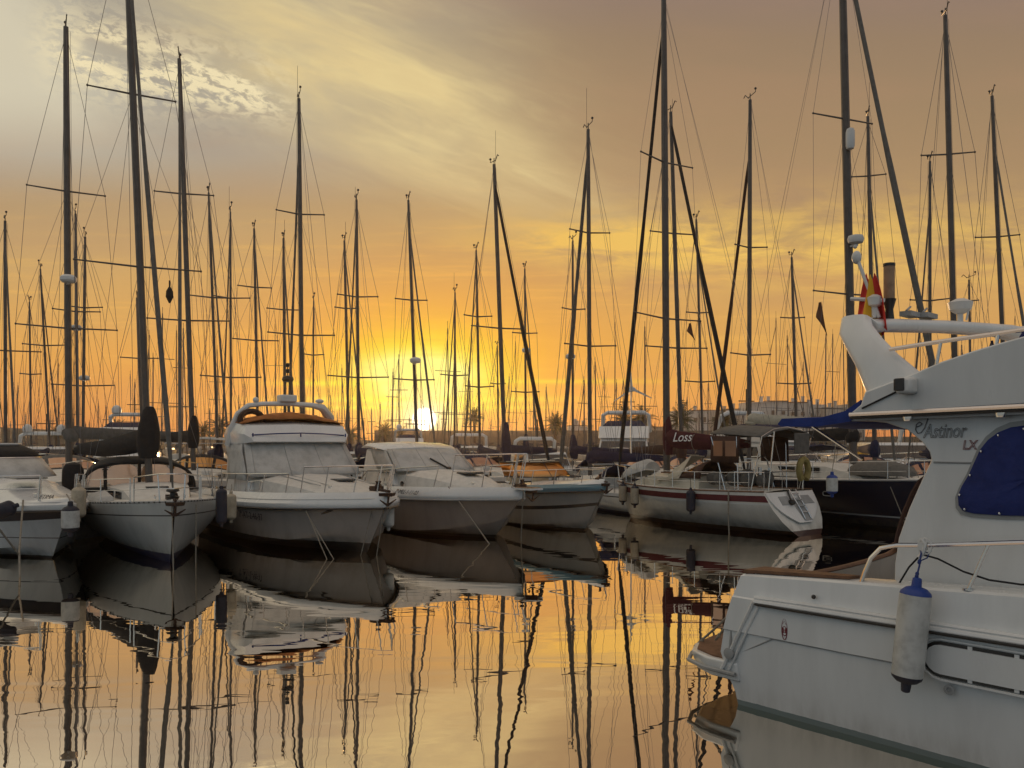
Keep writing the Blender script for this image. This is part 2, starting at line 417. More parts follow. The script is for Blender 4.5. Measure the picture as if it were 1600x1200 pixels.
# ------------------------------------------------------------------ hulls
def sail_half(s, ws=.72):                            # s: 0 stern .. 1 bow
    if s > .42: return max(0.0, 1 - ((s - .42) / .58) ** 2.1)
    return ws + (1 - ws) * (1 - ((.42 - s) / .42) ** 2)
def hull_sail(L, B, fb, ff, rows, ws=.72, rake=.9, over=.5, nst=16, draft=.45):
    """rows: list of (height fraction of the sheer, material index of the strip above it)."""
    rings, sheer = [], []
    for i in range(nst):
        s = i / (nst - 1); s = 1 - (1 - s) ** 1.35
        zs = fb + (ff - fb) * s ** 1.7 - .05 * math.sin(math.pi * s)
        b = B / 2 * max(sail_half(s, ws), .012)
        prof = []
        for r, _ in rows:
            z = zs * r if r > 0 else -draft * min(1, .25 + 1.2 * math.sin(math.pi * min(max(s, .02), .98)))
            f = max(0, min(1, (z + .35) / (zs + .35)))
            wid = b * (1 - (1 - f) ** (2.6 - .9 * s)) if r > 0 else 0.02
            up = max(0, min(1, (z + .2) / (zs + .2)))
            x = -L * (1 - s)
            x += -rake * (1 - up) * s ** 6 + over * (1 - up) * (1 - s) ** 4
            prof.append((x, wid, z))
        ring = [(x, -w, z) for x, w, z in reversed(prof)] + [(x, w, z) for x, w, z in prof]
        rings.append(ring); sheer.append(prof[-1])
    rm = [rows[k][1] for k in range(len(rows) - 2, -1, -1)]
    rowmi = rm + [0] + [rows[k][1] for k in range(len(rows) - 1)]
    m = MB(); m.loft(rings, closed=False, cap=False, rowmi=rowmi)
    n = len(rings[0]); m.f.append(tuple(range(n))); m.m.append(rows[-2][1])
    return m, sheer
def motor_half(s):
    return (.93 + .07 * min(1, s / .3)) if s < .45 else max(.004, 1 - ((s - .45) / .55) ** 2.6)
def hull_motor(L, B, fb, ff, rows, rake=1.1, nst=18, flare=.78, deadrise=.42, chine=.16, fwd_chine=.55):
    rings, sheer = [], []
    for i in range(nst):
        s = i / (nst - 1); s = 1 - (1 - s) ** 1.3
        zs = fb + (ff - fb) * s ** 1.5
        b = B / 2 * motor_half(s)
        e = max(0, (s - .35) / .65)
        bc = b * (flare + .10 * (1 - e)) * (1 - .42 * e ** 3)
        zc = chine + fwd_chine * e ** 2.4
        zk = -deadrise * (1 - e ** 3) + .05 * e ** 3
        prof = []
        for r, _ in rows:
            if r < 0: z, w = zk, .01
            elif r == 0: z, w = zc, bc
            else:
                z = lerp(zc, zs, r); w = bc + (b - bc) * (r ** 1.35)
            up = (z - zk) / (zs - zk)
            x = -L * (1 - s) - rake * (1 - up) * s ** 5
            prof.append((x, w, z))
        rings.append([(x, -w, z) for x, w, z in reversed(prof)] + [(x, w, z) for x, w, z in prof]); sheer.append(prof[-1])
    rm = [rows[k][1] for k in range(len(rows) - 2, -1, -1)]
    rowmi = rm + [0] + [rows[k][1] for k in range(len(rows) - 1)]
    m = MB(); m.loft(rings, closed=False, cap=False, rowmi=rowmi)
    n = len(rings[0]); m.f.append(tuple(range(n))); m.m.append(rows[-2][1])
    return m, sheer
def deck_mesh(sheer, camber=.08, drop=.0, mi=0, x1=None):
    g = []
    for x, w, z in sheer:
        g.append([(x, w * t, z - drop + camber * (1 - t * t)) for t in (-1, -.6, -.2, .2, .6, 1)])
    return MB().sheet(g, mi)
def on_sheer(sheer, x):                              # half-beam and height of the sheer at local x
    q = sorted(sheer)
    for a, b in zip(q, q[1:]):
        if a[0] <= x <= b[0]:
            t = (x - a[0]) / (b[0] - a[0] + 1e-9); return lerp(a[1], b[1], t), lerp(a[2], b[2], t)
    e = q[0] if x < q[0][0] else q[-1]
    return e[1], e[2]
def sheer_line(sheer, side, inset=0.0, dz=0.0, x0=-99, x1=99):
    return [(x, side * max(0, w - inset), z + dz) for x, w, z in sheer if x0 <= x <= x1]
def rail(m, pts, h, r=.014, lean=0.0, posts=None, mid=False, n=5):
    """tube along pts raised by h, with posts down to the deck"""
    top = [(p[0] + lean, p[1], p[2] + h) for p in pts]
    m.tube(top, r, n)
    if mid: m.tube([(p[0] + lean * .5, p[1], p[2] + h * .5) for p in pts], r * .7, n)
    for i in (posts if posts is not None else range(len(pts))):
        m.tube([pts[i], top[i]], r, n)
def cabin(m, x0, x1, w0, w1, z, h, slope=.35, aft=.1, nose=.7, mi=0):
    """sailing-boat coachroof: rounded trapezium that runs down to the foredeck; x0 fore end, x1 aft end"""
    rings = []
    for t in (0, .12, .3, .55, .8, 1):
        x = lerp(x0, x1, t); w = lerp(w0, w1, t ** .7); hh = h * min(1, (.12 + t / .32) if t < .3 else 1)
        k = slope * .3
        rings.append([(x, -w, z - .05), (x, -w + k * .6 * hh, z + hh * .82), (x, -w * .62, z + hh), (x, 0, z + hh * 1.10), (x, w * .62, z + hh), (x, w - k * .6 * hh, z + hh * .82), (x, w, z - .05)])
    m.loft(rings, closed=False, cap=True, mi=mi)
def sprayhood(T, x, w, z, h, depth, canvas, win, parent=True):
    """arched canvas hood with clear windows, open side facing aft"""
    m = MB(); g = []; gw = []
    for i in range(5):
        t = i / 4; xx = x - depth * (t ** .8); hh = h * (.30 + .70 * math.sin(t * math.pi / 2)); ww = w * (.90 + .10 * t)
        g.append([(xx, ww * math.cos(R(a)), z + hh * math.sin(R(a)) ** .75) for a in range(0, 181, 15)])
    m.sheet(g); hood = m.build('spray_hood', canvas, T, solid=.02)
    w_ = MB()
    def pt(a, t):
        xx = x - depth * (t ** .8) + .03; hh = h * (.30 + .70 * math.sin(t * math.pi / 2)); ww = w * (.90 + .10 * t)
        return (xx, ww * 1.01 * math.cos(R(a)), z + 1.02 * hh * math.sin(R(a)) ** .75 + .012)
    for a0, a1 in ((20, 62), (68, 112), (118, 160)):
        w_.sheet([[pt(lerp(a0, a1, k / 4), t) for k in range(5)] for t in (.08, .25, .42, .55)])
    w_.build('window', win, hood)
    return hood
def boom_and_cover(T, mx, z, L, swing, canvas, sz=.24, bulb=.75, rise=.02, my=0.0, bulbw=1.0, bare=False, droop=0.0):
    """boom aft from the mast with a laced sail cover that climbs the mast"""
    d = Vector((-math.cos(R(swing)), math.sin(R(swing)), rise)); e = Vector((mx, my, z)); sd = Vector((d.y, -d.x, 0)).normalized()
    b = MB(); b.tube([e, e + d * L], .065, 8); b.build('boom', 'mast_alloy', T)
    if bare: return
    m = MB(); rings = []
    for t, w_, h_, dz in ((-.04, .8, .5, .12), (0.0, 1, .9, .15), (.05, 1.0, 1.0, .15), (.12, .85, 1.0, .10), (.3, .72, .95, .06), (.6, .6, .78, .0), (.85, .48, .6, -.02), (1.0, .3, .4, -.05)):
        c = e + d * (L * t) + Vector((0, 0, dz * sz / .24 - droop * math.sin(math.pi * max(t, 0))))
        rings.append([c + sd * (sz * .62 * w_ * math.cos(a)) + Vector((0, 0, sz * h_ * math.sin(a))) for a in (2 * math.pi * k / 10 for k in range(10))])
    m.loft(rings, True, True)
    c = MB()
    if bulb:
        rings = []
        for t, w_ in ((-.25, .72), (0, .95), (.25, 1.0), (.5, .88), (.75, .70), (.92, .52), (1.0, .36)):
            q = Vector((mx + .12, my, z - .1 + bulb * t)) + d * (.07 * (1 - t))
            rings.append([q + d * (.26 * bulbw * w_ * math.cos(a)) + sd * (.23 * bulbw * w_ * math.sin(a)) for a in (2 * math.pi * k / 10 for k in range(10))])
        m.loft(rings, True, True)
    return m.build('sail_cover', canvas, T)
def masthead(m, top, k, side=1, whip=.6):
    t = Vector(top)
    m.tube([t, t + Vector((0, 0, .25 * k))], .02 * k, 5)
    m.tube([t + Vector((-.35 * side * k, 0, .18 * k)), t + Vector((.15 * side * k, 0, .12 * k))], .016 * k, 5)
    m.tube([t + Vector((-.35 * side * k, 0, .18 * k)), t + Vector((-.35 * side * k, 0, .30 * k))], .014 * k, 5)
    m.ball(t + Vector((-.35 * side * k, 0, .31 * k)), .05 * k, n=6)
    m.tube([t + Vector((.1 * side * k, .0, .1 * k)), t + Vector((.32 * side * k, 0, .30 * k)), t + Vector((.42 * side * k, 0, .22 * k))], .018 * k, 5)
    if whip: m.tube([t + Vector((.05, .05, 0)), t + Vector((.05, .05, whip * 1.3))], .0065 * k, 4)
def rig(T, pl, foot, top, rw, spreaders, Y, hb, zd, furl=None, furl_w=.06, furl_m='canvas_grey', mastm='mast_alloy', bow=(-.25, 0, 1.4), aft=None, dome=None, whip=.6, side=1, light=False, steps=False, lower_band=None):
    """mast, crosstrees, wires, headstay. foot/top are local vectors; spreaders: (height z, half length)"""
    foot, top = Vector(foot), Vector(top)
    m = MB(); q = [vl(foot, top, t) for t in (0, .25, .5, .75, .93, 1)]
    m.tube(q, [rw, rw, rw, rw * .95, rw * .82, rw * .72], 8); mast = m.build('mast', mastm, T)
    wr = .0045 + .00011 * Y
    w = MB(); tips = []
    up = top - foot
    for z, hl in spreaders:
        c = foot + up * ((z - foot.z) / up.z)
        for sd in (-1, 1):
            s_ = MB(); tip = c + Vector((-.12, sd * hl, .06))
            s_.tube([c, tip], [.020 + .0005 * Y, .013 + .00045 * Y], 5); s_.ball(tip, .022 + .0006 * Y, n=6)
            s_.build('spreader', mastm, T)
            tips.append((sd, tip, c))
    hd = top - up * .015
    for sd in (-1, 1):
        col_ = [t for s_, t, c in tips if s_ == sd]; col_.sort(key=lambda p: -p.z)
        w.tube([hd] + col_ + [Vector((foot.x - .15, sd * hb * .94, zd))], wr, 4)
        for s_, t, c in tips:
            if s_ == sd: w.tube([c, Vector((foot.x + (.35 if sd > 0 else -.35), sd * hb * .90, zd))], wr * .8, 4)
        if light: continue
        for s_, t, c in tips:
            if s_ == sd and len(col_) > 1 and t is not col_[0]:
                nx = [cc for ss_, tt, cc in tips if ss_ == sd and tt.z > t.z]
                if nx: w.tube([t, nx[-1] if nx[-1].z < nx[0].z else nx[0]], wr * .7, 4)
    if aft:
        w.tube([top, aft], wr, 4)
        if not light: w.tube([top + Vector((-.1, 0, -.2)), vl(top, aft, .92) + Vector((0, .3, 0))], wr * .7, 4)
    if not light: w.tube([top + Vector((-.08, rw + .03, -.1)), foot + Vector((-.10, rw + .05, .4))], wr * .7, 4)
    w.build('shrouds', 'wire', T)
    b = Vector(bow)
    if furl is not None:
        f = foot + up * ((furl - foot.z) / up.z)
        s_ = MB(); n = 12
        s_.tube([vl(b, f, t) + Vector((0, 0, -.12 * math.sin(math.pi * t))) for t in (k / n for k in range(n + 1))],
                [furl_w * (.35 if k in (0, n) else (1.05 if k < 7 else .8)) for k in range(n + 1)], 7)
        s_.build('furled_sail', furl_m, T)
    else:
        s_ = MB(); s_.tube([b, top], wr * 1.1, 4); s_.build('forestay', 'wire', T)
    h = MB(); masthead(h, top, .7 + .012 * Y, side, whip); h.build('masthead_gear', 'plastic_black', T)
    if dome is not None:
        c = foot + up * ((dome - foot.z) / up.z) + Vector((.32, 0, 0))
        d = MB(); d.lathe([(.05, -.14), (.22, -.13), (.28, -.06), (.28, .05), (.2, .13), (.06, .16)], 12, c); d.box(c + Vector((-.2, 0, -.16)), (.4, .1, .05))
        d.build('radar_dome', 'plastic_white', T)
    return mast
def sail_cockpit(T, L, sheer, win='vinyl', canvas='canvas_navy', hood=True, ch=.42, cabw=.62):
    hbm, zm = on_sheer(sheer, -.5 * L)
    c = MB(); cabin(c, -.24 * L, -.66 * L, hbm * .30, hbm * cabw, zm, ch)
    cab = c.build('coachroof', 'deck_white', T)
    for sd in (-1, 1):
        for t0, t1 in ((.35, .47), (.52, .66), (.71, .86)):
            g = MB(); x0, x1 = lerp(-.24 * L, -.66 * L, t0), lerp(-.24 * L, -.66 * L, t1)
            y0 = lerp(hbm * .30, hbm * cabw, t0 ** .7); y1 = lerp(hbm * .30, hbm * cabw, t1 ** .7)
            g.hexa([(x0, sd * (y0 - .01), zm + .12), (x1, sd * (y1 - .01), zm + .12), (x1, sd * (y1 + .01), zm + .12), (x0, sd * (y0 + .01), zm + .12)],
                   [(x0 - .04, sd * (y0 - .04), zm + ch * .66), (x1, sd * (y1 - .04), zm + ch * .66), (x1, sd * (y1 - .005), zm + ch * .66), (x0 - .04, sd * (y0 - .005), zm + ch * .66)])
            g.build('window', 'glass_dark', cab)
    if hood: sprayhood(T, -.60 * L, hbm * .68, zm + ch * .4, .85, 1.2, canvas, win)
    return cab
def guard_rail(T, sheer, L, h=.58):
    m = MB()
    for sd in (-1, 1):
        pts = [p for p in sheer_line(sheer, sd, .06, 0.0) if -L + .2 < p[0] < -.9]
        for p in pts[::2]: m.tube([p, (p[0], p[1], p[2] + h)], .014, 5)
        m.tube([(p[0], p[1], p[2] + h) for p in pts], .008, 4); m.tube([(p[0], p[1], p[2] + h * .5) for p in pts], .007, 4)
    hb, z = on_sheer(sheer, -.95); hb0, z0 = on_sheer(sheer, -.25)
    m.tube([(-1.0, -hb + .05, z + .03), (-1.0, -hb + .05, z + h), (-.2, -hb0, z0 + h + .03), (.12, 0, z0 + h + .05), (-.2, hb0, z0 + h + .03), (-1.0, hb - .05, z + h), (-1.0, hb - .05, z + .03)], .016, 6)
    for sd in (-1, 1): m.tube([(-.3, sd * hb0, z0), (-.2, sd * hb0, z0 + h)], .015, 5)
    x = -L + .15; hb, z = on_sheer(sheer, x)
    m.tube([(x + .9, -hb + .05, z), (x + .9, -hb + .05, z + h), (x, -hb * .8, z + h), (x, hb * .8, z + h), (x + .9, hb - .05, z + h), (x + .9, hb - .05, z)], .016, 6)
    for sd in (-1, 1): m.tube([(x, sd * hb * .8, z), (x, sd * hb * .8, z + h)], .015, 5)
    return m.build('guard_rail', 'steel', T)

def sailboat(label, pxb, pxt, pyt, wpx, Z=None, Y=None, spr=(), furl=None, bowpx=None, L=None, hull='gelcoat', bottom='antifoul_blue', cover='canvas_navy', swing=0, bimini=None,
             dome=None, group='sailing boats moored beyond the front row', mastm='mast_alloy', furl_m='canvas_grey', furl_w=None, whip=0, side=1, name='sailing_boat', win='vinyl', stripe='black_paint', boomz=None, bulb=.6, toward=None):
    """a moored sailing boat placed by its mast; lengths in metres, pixel rows only say how tall and how far it stands"""
    if Y is None: Y = (Z - HC) * FPX / (HOR - pyt)
    mfoot = Vector(((pxb - 800) / FPX * Y, Y, 0)); mtop = P(pxt, pyt, Y)
    L = L or min(13, max(7.5, .72 * mtop.z)); J = .40 * L
    if bowpx is not None:
        tw = toward if toward is not None else bowpx > pxb
        Yb = Y - .93 * J if tw else Y + .93 * J
        b = Vector(((bowpx - 800) / FPX * Yb, Yb, 0))
        d = (b - mfoot); d.normalize()
        if abs(d.x) > .72: d = Vector((math.copysign(.72, d.x), math.copysign(.69, d.y), 0))
    else:
        d = Vector((.34, -.94, 0)) if random.random() < .5 else Vector((-.34, .94, 0))
    bow = mfoot + d * J
    pl = Place(bow, d); far = Y > 50
    T = thing(name, label, 'sailboat', pl.o, pl.rz, group)
    B = .32 * L; fb, ff = .085 * L + .1, .105 * L + .22
    rows = [(-1, 2), (.02, 2), (.13, 0), (.45, 0), (.80, 1), (.85, 0), (1.0, 0)]
    hm, sheer = hull_sail(L, B, fb, ff, rows, nst=9 if far else 14)
    hm.build('hull', [hull, stripe, bottom], T)
    deck_mesh(sheer).build('deck', 'deck_white', T)
    hb, zd = on_sheer(sheer, -J)
    sp_ = []
    mt = pl.loc(mtop); pz = abs(pl.p.x) if abs(pl.p.x) > .3 else .3
    for py, a, b_ in spr: sp_.append((HC + (HOR - py) / FPX * Y, (b_ - a) / 2 / FPX * Y / pz))
    rw = wpx / FPX * Y * .5 * .78
    if far:
        c = MB(); cabin(c, -.24 * L, -.66 * L, hb * .3, hb * .62, zd, .42); c.build('coachroof', 'deck_white', T)
    else:
        sail_cockpit(T, L, sheer, win, cover, hood=True); guard_rail(T, sheer, L)
    fz = None
    if furl is not None: fz = HC + (HOR - furl) / FPX * Y
    _, z0 = on_sheer(sheer, -.2)
    rig(T, pl, (-J, 0, zd + .1), mt, rw, sp_, Y, hb, zd, fz, furl_w or max(.045, rw * .62), furl_m, mastm, (-.2, 0, z0 + .1), Vector((-L + .1, 0, fb)),
        HC + (HOR - dome) / FPX * Y if dome else None, whip, side, light=far)
    bz = boomz or zd + 1.15
    boom_and_cover(T, -J - .12, bz, .40 * L, swing, cover, bulb=bulb)
    if bimini and not far:
        g = MB(); hb2, z2 = on_sheer(sheer, -.86 * L)
        g.sheet([[(-.76 * L - x, y * hb2, z2 + 1.75 - .22 * y * y + .1 * math.sin(x)) for y in (-.9, -.5, 0, .5, .9)] for x in (0, .6, 1.2, 1.8)])
        bi = g.build('bimini', bimini, T, solid=.02)
        f = MB()
        for x in (0, 1.8):
            f.tube([(-.80 * L - .9, -.9 * hb2, z2), (-.76 * L - x, -.9 * hb2, z2 + 1.56), (-.76 * L - x, .9 * hb2, z2 + 1.56), (-.80 * L - .9, .9 * hb2, z2)], .015, 5)
        f.build('bimini_frame', 'steel', T)
    return T, pl, sheer

# ------------------------------------------------------------------ far shore
def seawall(x0, x1, y, h, label):
    m = MB(); n = 40
    g = []
    for i in range(n + 1):
        x = lerp(x0, x1, i / n); k = random.uniform(-.12, .12)
        g.append([(x, y - 3.4, -1), (x, y - 3.0, 1.2), (x, y - .5, 1.3), (x, y, h + k * .3), (x, y + 1.2, h + k * .3), (x, y + 1.4, -1)])
    m.sheet(g)
    return tag(m.build('seawall', 'stone', smooth=0), label, 'seawall')
seawall(-42, 75, 250, 6.2, 'long dark stone sea wall along the horizon below the sun')
def headland(name, pts, y, d, label=None):
    m = MB(); g = []
    for i in range(61):
        x = lerp(pts[0][0], pts[-1][0], i / 60); z = 0
        for (a, za), (b, zb) in zip(pts, pts[1:]):
            if a <= x <= b: z = lerp(za, zb, (x - a) / (b - a))
        z += .25 * math.sin(x * .9) + .2 * math.sin(x * 2.3 + 1)
        g.append([(x, y - d * .4, -.5), (x, y, z * .7), (x + 2, y + d * .3, z), (x, y + d, z * .9), (x, y + d * 1.6, -.5)])
    m.sheet(g)
    return structure(m.build(name, 'hill_scrub'))
headland('ground', [(-395, 3), (-260, 8), (-205, 9), (-150, 6), (-110, 4.5), (-60, 3.6), (-30, 2.5), (0, 2.0)], 280, 60)
headland('ground', [(20, 1.0), (45, 3.5), (90, 4.2), (160, 4.6), (260, 4.0), (425, 3.0)], 300, 75)
structure(MB().sheet([[(x, y, -.5) for x in (-440, 0, 440)] for y in (246, 430)]).build('ground', 'hill_scrub', smooth=0))
q = MB(); q.box((0, 243.5, .3), (520, 5, 1.6)); structure(q.build('quay', 'concrete', smooth=0))

def apartment(px0, px1, pyt, Y, storeys, label, wall='plaster', seed=0):
    rd = random.Random(seed); x0, x1 = (px0 - 800) / FPX * Y, (px1 - 800) / FPX * Y
    h = HC + (HOR - pyt) / FPX * Y; z0 = 2.0; d = 11
    T = thing('apartment_block', label, 'building', ((x0 + x1) / 2, Y, z0), 0, 'white apartment blocks on the far shore')
    w = x1 - x0; H = h - z0; m = MB(); n = max(2, int(w / 6)); hs = []
    for i in range(n):                                # stepped row of houses in one block
        a, b = -w / 2 + w * i / n, -w / 2 + w * (i + 1) / n; hh = H * rd.uniform(.80, 1.0); hs.append((a, b, hh))
        m.box(((a + b) / 2, d / 2 + rd.uniform(0, .8), hh / 2), (b - a + .01, d, hh))
    m.build('wall', wall, T, smooth=0)
    for a, b, hh in hs:
        r = MB(); r.box(((a + b) / 2, d / 2 + .4, hh + .12), (b - a + .3, d + .6, .24)); ro = r.build('roof', 'roof_tile' if rd.random() < .4 else wall, T, smooth=0)
        for k in range(rd.randint(1, 2)):
            c = MB(); cx = rd.uniform(a + .8, b - .8); ch = rd.uniform(1.2, 2.2)
            c.box((cx, 2.5, hh + .24 + ch / 2), (1.0, 1.0, ch)); c.box((cx, 2.5, hh + .24 + ch + .12), (1.25, 1.25, .22)); c.build('chimney', wall, ro, smooth=0)
        st_ = max(1, int(hh / (H / storeys)))
        for f in range(st_):
            nw = 2
            for k in range(nw):
                x = lerp(a, b, (k + .5) / nw); z = (f + .45) * hh / st_
                o = MB(); tall = rd.random() < .5
                o.box((x, -.02, z), (1.3 if not tall else 1.0, .12, 1.4 if not tall else 1.9)); o.box((x, -.10, z - (.75 if not tall else 1.0)), (1.6, .2, .12), 1)
                o.build('window', ['shutter', wall], T, smooth=0)
            if rd.random() < .6:
                o = MB(); z = f * hh / st_ + .25; o.box(((a + b) / 2, -.7, z), ((b - a) * .8, 1.4, .18)); o.box(((a + b) / 2, -1.35, z + .5), ((b - a) * .8, .1, .9)); o.build('balcony', wall, T, smooth=0)
    return T
AP = [(1052, 1108, 634, 300, 3, 'wide white apartment block behind the two palms right of the maroon boom', 'plaster'),
      (1108, 1168, 632, 310, 3, 'apartment block seen between the crossing dark headstays, second from the left', 'plaster_warm'),
      (1168, 1232, 624, 300, 3, 'taller white apartment block above the cream covered boom, with stubby chimneys', 'plaster'),
      (1232, 1292, 626, 306, 3, 'white apartment block above the blue folded awning of the big flybridge cruiser', 'plaster'),
      (1292, 1352, 628, 300, 3, 'rightmost apartment block, half hidden by the flybridge cruiser', 'plaster_warm'),
      (990, 1052, 662, 320, 2, 'low pale house left of the mast with the maroon boom', 'plaster_warm'),
      (890, 925, 662, 260, 1, 'small pale harbour hut at the right end of the sea wall', 'plaster')]
for i, a in enumerate(AP): apartment(*a, seed=i + 3)

def palm(px, pyt, Y, crown, label, seed):
    rd = random.Random(seed); x = (px - 800) / FPX * Y; h = HC + (HOR - pyt) / FPX * Y - crown * .55
    z0 = 1.0
    T = thing('palm_tree', label, 'palm', (x, Y, z0), 0, 'palms along the far shore')
    t = MB(); n = 8; bx = rd.uniform(-.3, .3)
    t.tube([(bx * (k / n) ** 2, 0, (h - z0) * k / n) for k in range(n + 1)], [.34 - .10 * (k / n) + (.10 if k == n else 0) for k in range(n + 1)], 8)
    t.build('trunk', 'palm_trunk', T)
    c = MB(); top = Vector((bx, 0, h - z0))
    for k in range(46):
        az = rd.uniform(0, 2 * math.pi); el = R(rd.uniform(-30, 85)); L = crown * rd.uniform(.75, 1.1)
        d = Vector((math.cos(az) * math.cos(el), math.sin(az) * math.cos(el), math.sin(el))); p = top.copy(); pts = [p.copy()]
        for j in range(6):
            p = p + d * (L / 6); d = (d + Vector((0, 0, -.20))).normalized(); pts.append(p.copy())
        for j in range(len(pts) - 1):                 # leaflets both sides of each frond
            ax = (pts[j + 1] - pts[j]).normalized(); sd = ax.cross(Vector((0, 0, 1)));
            if sd.length < .1: sd = Vector((1, 0, 0))
            sd.normalize()
            for q_ in (0, .5):
                b = pts[j].lerp(pts[j + 1], q_); ln = crown * (.26 - .03 * j)
                for s_ in (-1, 1):
                    e = b + sd * (s_ * ln) + ax * (ln * .6) + Vector((0, 0, -ln * .45)); wv = ax * (crown * .030)
                    c.add([b - wv, b + wv, e], [(0, 1, 2)])
        c.tube(pts, [.05, .05, .045, .04, .03, .02, .012], 3)
    c.build('crown', 'palm_leaf', T, smooth=0)
PL = [(88, 668, 170, 2.2, 'small palm at the far left just right of the mast with the round radar'), (183, 660, 165, 2.6, 'palm below the white radar arch of a far motor yacht'),
      (318, 664, 170, 2.6, 'left palm of the pair left of the flybridge cruiser with the orange cover'), (345, 656, 160, 2.9, 'larger right palm of the pair left of the flybridge cruiser'),
      (548, 666, 165, 2.8, 'palm just right of the flybridge cruiser with the orange cover'), (602, 664, 165, 2.6, 'low palm left of the sun'), (625, 670, 168, 2.3, 'lower palm nearest the sun on its left'),
      (742, 642, 165, 2.7, 'tall single palm standing on the sea wall right of the sun'), (868, 652, 160, 3.0, 'palm behind the crossing dark headstays in the middle'),
      (978, 644, 150, 3.2, 'left palm behind the wind generator'), (1004, 642, 150, 3.2, 'right palm behind the wind generator'), (1066, 640, 140, 3.6, 'big palm in front of the white flats just right of the thick mast'),
      (1128, 646, 150, 3.0, 'palm in front of the flats between the crossing dark headstays')]
for i, a in enumerate(PL): palm(*a, seed=40 + i)

# ------------------------------------------------------------------ pontoons
PD = Vector((.93, .37, 0)).normalized(); PN = Vector((-PD.y, PD.x, 0)); P0 = Vector((-12.5, 29.6, 0))
def pontoon(p0, l0, l1, w):
    m = MB(); M = frame(p0, PD, PN)
    m.box(((l0 + l1) / 2, 0, .42), (l1 - l0, w, .16), 0, M); m.box(((l0 + l1) / 2, 0, .05), (l1 - l0, w - .4, .56), 1, M)
    for s_ in (-1, 1): m.box(((l0 + l1) / 2, s_ * (w / 2 + .04), .42), (l1 - l0, .07, .2), 2, M)
    return structure(m.build('pontoon', ['teak_pale', 'concrete', 'teak'], smooth=0))
pontoon(P0, -12, 40, 2.2); pontoon(P0 + PN * 26, -40, 70, 2.4); pontoon(P0 + PN * 60, -60, 110, 2.4)
for i, l in enumerate((1.4, 7.2, 12.6, 19.5)):
    p = P0 + PD * l + PN * .8
    m = MB(); m.box((0, 0, .55), (.24, .24, 1.1)); m.box((0, 0, 1.16), (.30, .30, .12)); m.box((.0, -.125, .8), (.14, .02, .2), 1)
    o = m.build('service_post', ['plastic_white', 'plastic_black'], bevel=.015); o.location = (p.x, p.y, .5)
    tag(o, ['white power post on the pontoon behind the leftmost motorboat', 'white power post on the pontoon behind the flybridge cruiser', 'white power post on the pontoon behind the cruiser below the sun', 'white power post on the pontoon left of the yacht with maroon boom'][i], 'power post', 'power posts on the pontoon')

# ------------------------------------------------------------------ sailing boats of the rows behind
SB = sailboat
SB('sailing boat with branching vane gear on its grey mast at the far left edge', 9, 8, 345, 7, Z=14.5, spr=[(548, -30, 47)], furl=372, bowpx=30, side=-1)
SB('sailing boat with a short thin mast just right of the mast at the left edge', 49, 46, 472, 4, Z=12, cover='canvas_grey', spr=[(585, 35, 62)])
SB('sailing boat with a thin mast tilted left, third mast from the left edge', 80, 63, 420, 4.5, Z=13, spr=[(540, 35, 90)], furl=440)
SB('sailing boat with tall pale mast, round radar and two crosstrees at the left', 108, 103, 42, 13, Y=30, spr=[(299, 62, 153), (513, 52, 170)], bowpx=132, cover='canvas_grey', swing=66, boomz=3.0, dome=438, hull='gelcoat_old', bulb=.4)
SB('sailing boat whose dark mast stands just behind the mast with the round radar', 122, 118, 334, 6, Z=14.5, spr=[(487, 92, 148)], dome=511, bowpx=114)
SB('sailing boat with a dark mast, second behind the mast with the round radar', 129, 133, 370, 6, Z=14, spr=[(481, 112, 160), (603, 90, 172)], cover='canvas_black', dome=590)
SB('sailing boat with a thin mast half hidden behind the white sloop mast at the left', 224, 214, 465, 6, Z=12.5, spr=[(560, 190, 240)])
SB('sailing boat with pale mast, black cover and amber hood right of the blunt bowed sloop', 303, 280, 92, 10, Y=31.5, spr=[(303, 244, 327), (501, 238, 353)], furl=110, bowpx=281, toward=True, cover='canvas_black', swing=-25, win='vinyl_amber', bimini='canvas_pale', bulb=1.0, boomz=2.9)
SB('sailing boat with a dark mast behind the sloop with the black cover, headstay falling right', 342, 326, 301, 5.5, Z=14, spr=[(465, 305, 365)], furl=312, bowpx=363)
SB('sailing boat with a straight thin dark mast left of the flybridge cruiser', 361, 360, 331, 4.5, Z=14.5, spr=[(466, 340, 390), (590, 320, 400)], furl=345, bowpx=344, whip=1.0)
SB('sailing boat with two crosstrees and a headstay falling right, behind the left of the flybridge', 404, 397, 357, 5.5, Z=14, spr=[(449, 373, 418), (532, 366, 427)], furl=372, bowpx=427)
SB('sailing boat whose shorter mast stands just left of the tall pair behind the flybridge', 446, 443, 372, 6, Z=14.5, spr=[(484, 420, 466)], furl=396, bowpx=466, whip=.8)
SB('sailing boat with the tallest mast behind the flybridge cruiser, two crosstrees', 473, 467, 154, 9, Y=35.5, spr=[(335, 440, 507), (524, 431, 524)], furl=215, bowpx=447, whip=1.1, cover='canvas_black')
SB('sailing boat with a thin low mast, right of the tallest mast behind the flybridge cruiser', 489, 490, 470, 3.5, Z=12, spr=[(555, 477, 506)])
SB('sailing boat with the left and shorter mast of the pair left of the sun', 546, 538, 376, 5.5, Z=14, spr=[(482, 523, 552)], furl=392, bowpx=577, whip=.8)
SB('sailing boat with the right and taller mast of the pair left of the sun', 561, 557, 312, 6.5, Z=15, spr=[(464, 534, 592), (590, 518, 605)], furl=330, bowpx=537, whip=.5)
SB('sailing boat whose mast stands right above the sun with a radar on it', 653, 638, 313, 6.5, Z=15, spr=[(469, 618, 665), (594, 612, 672)], furl=355, bowpx=686, dome=564, side=1)
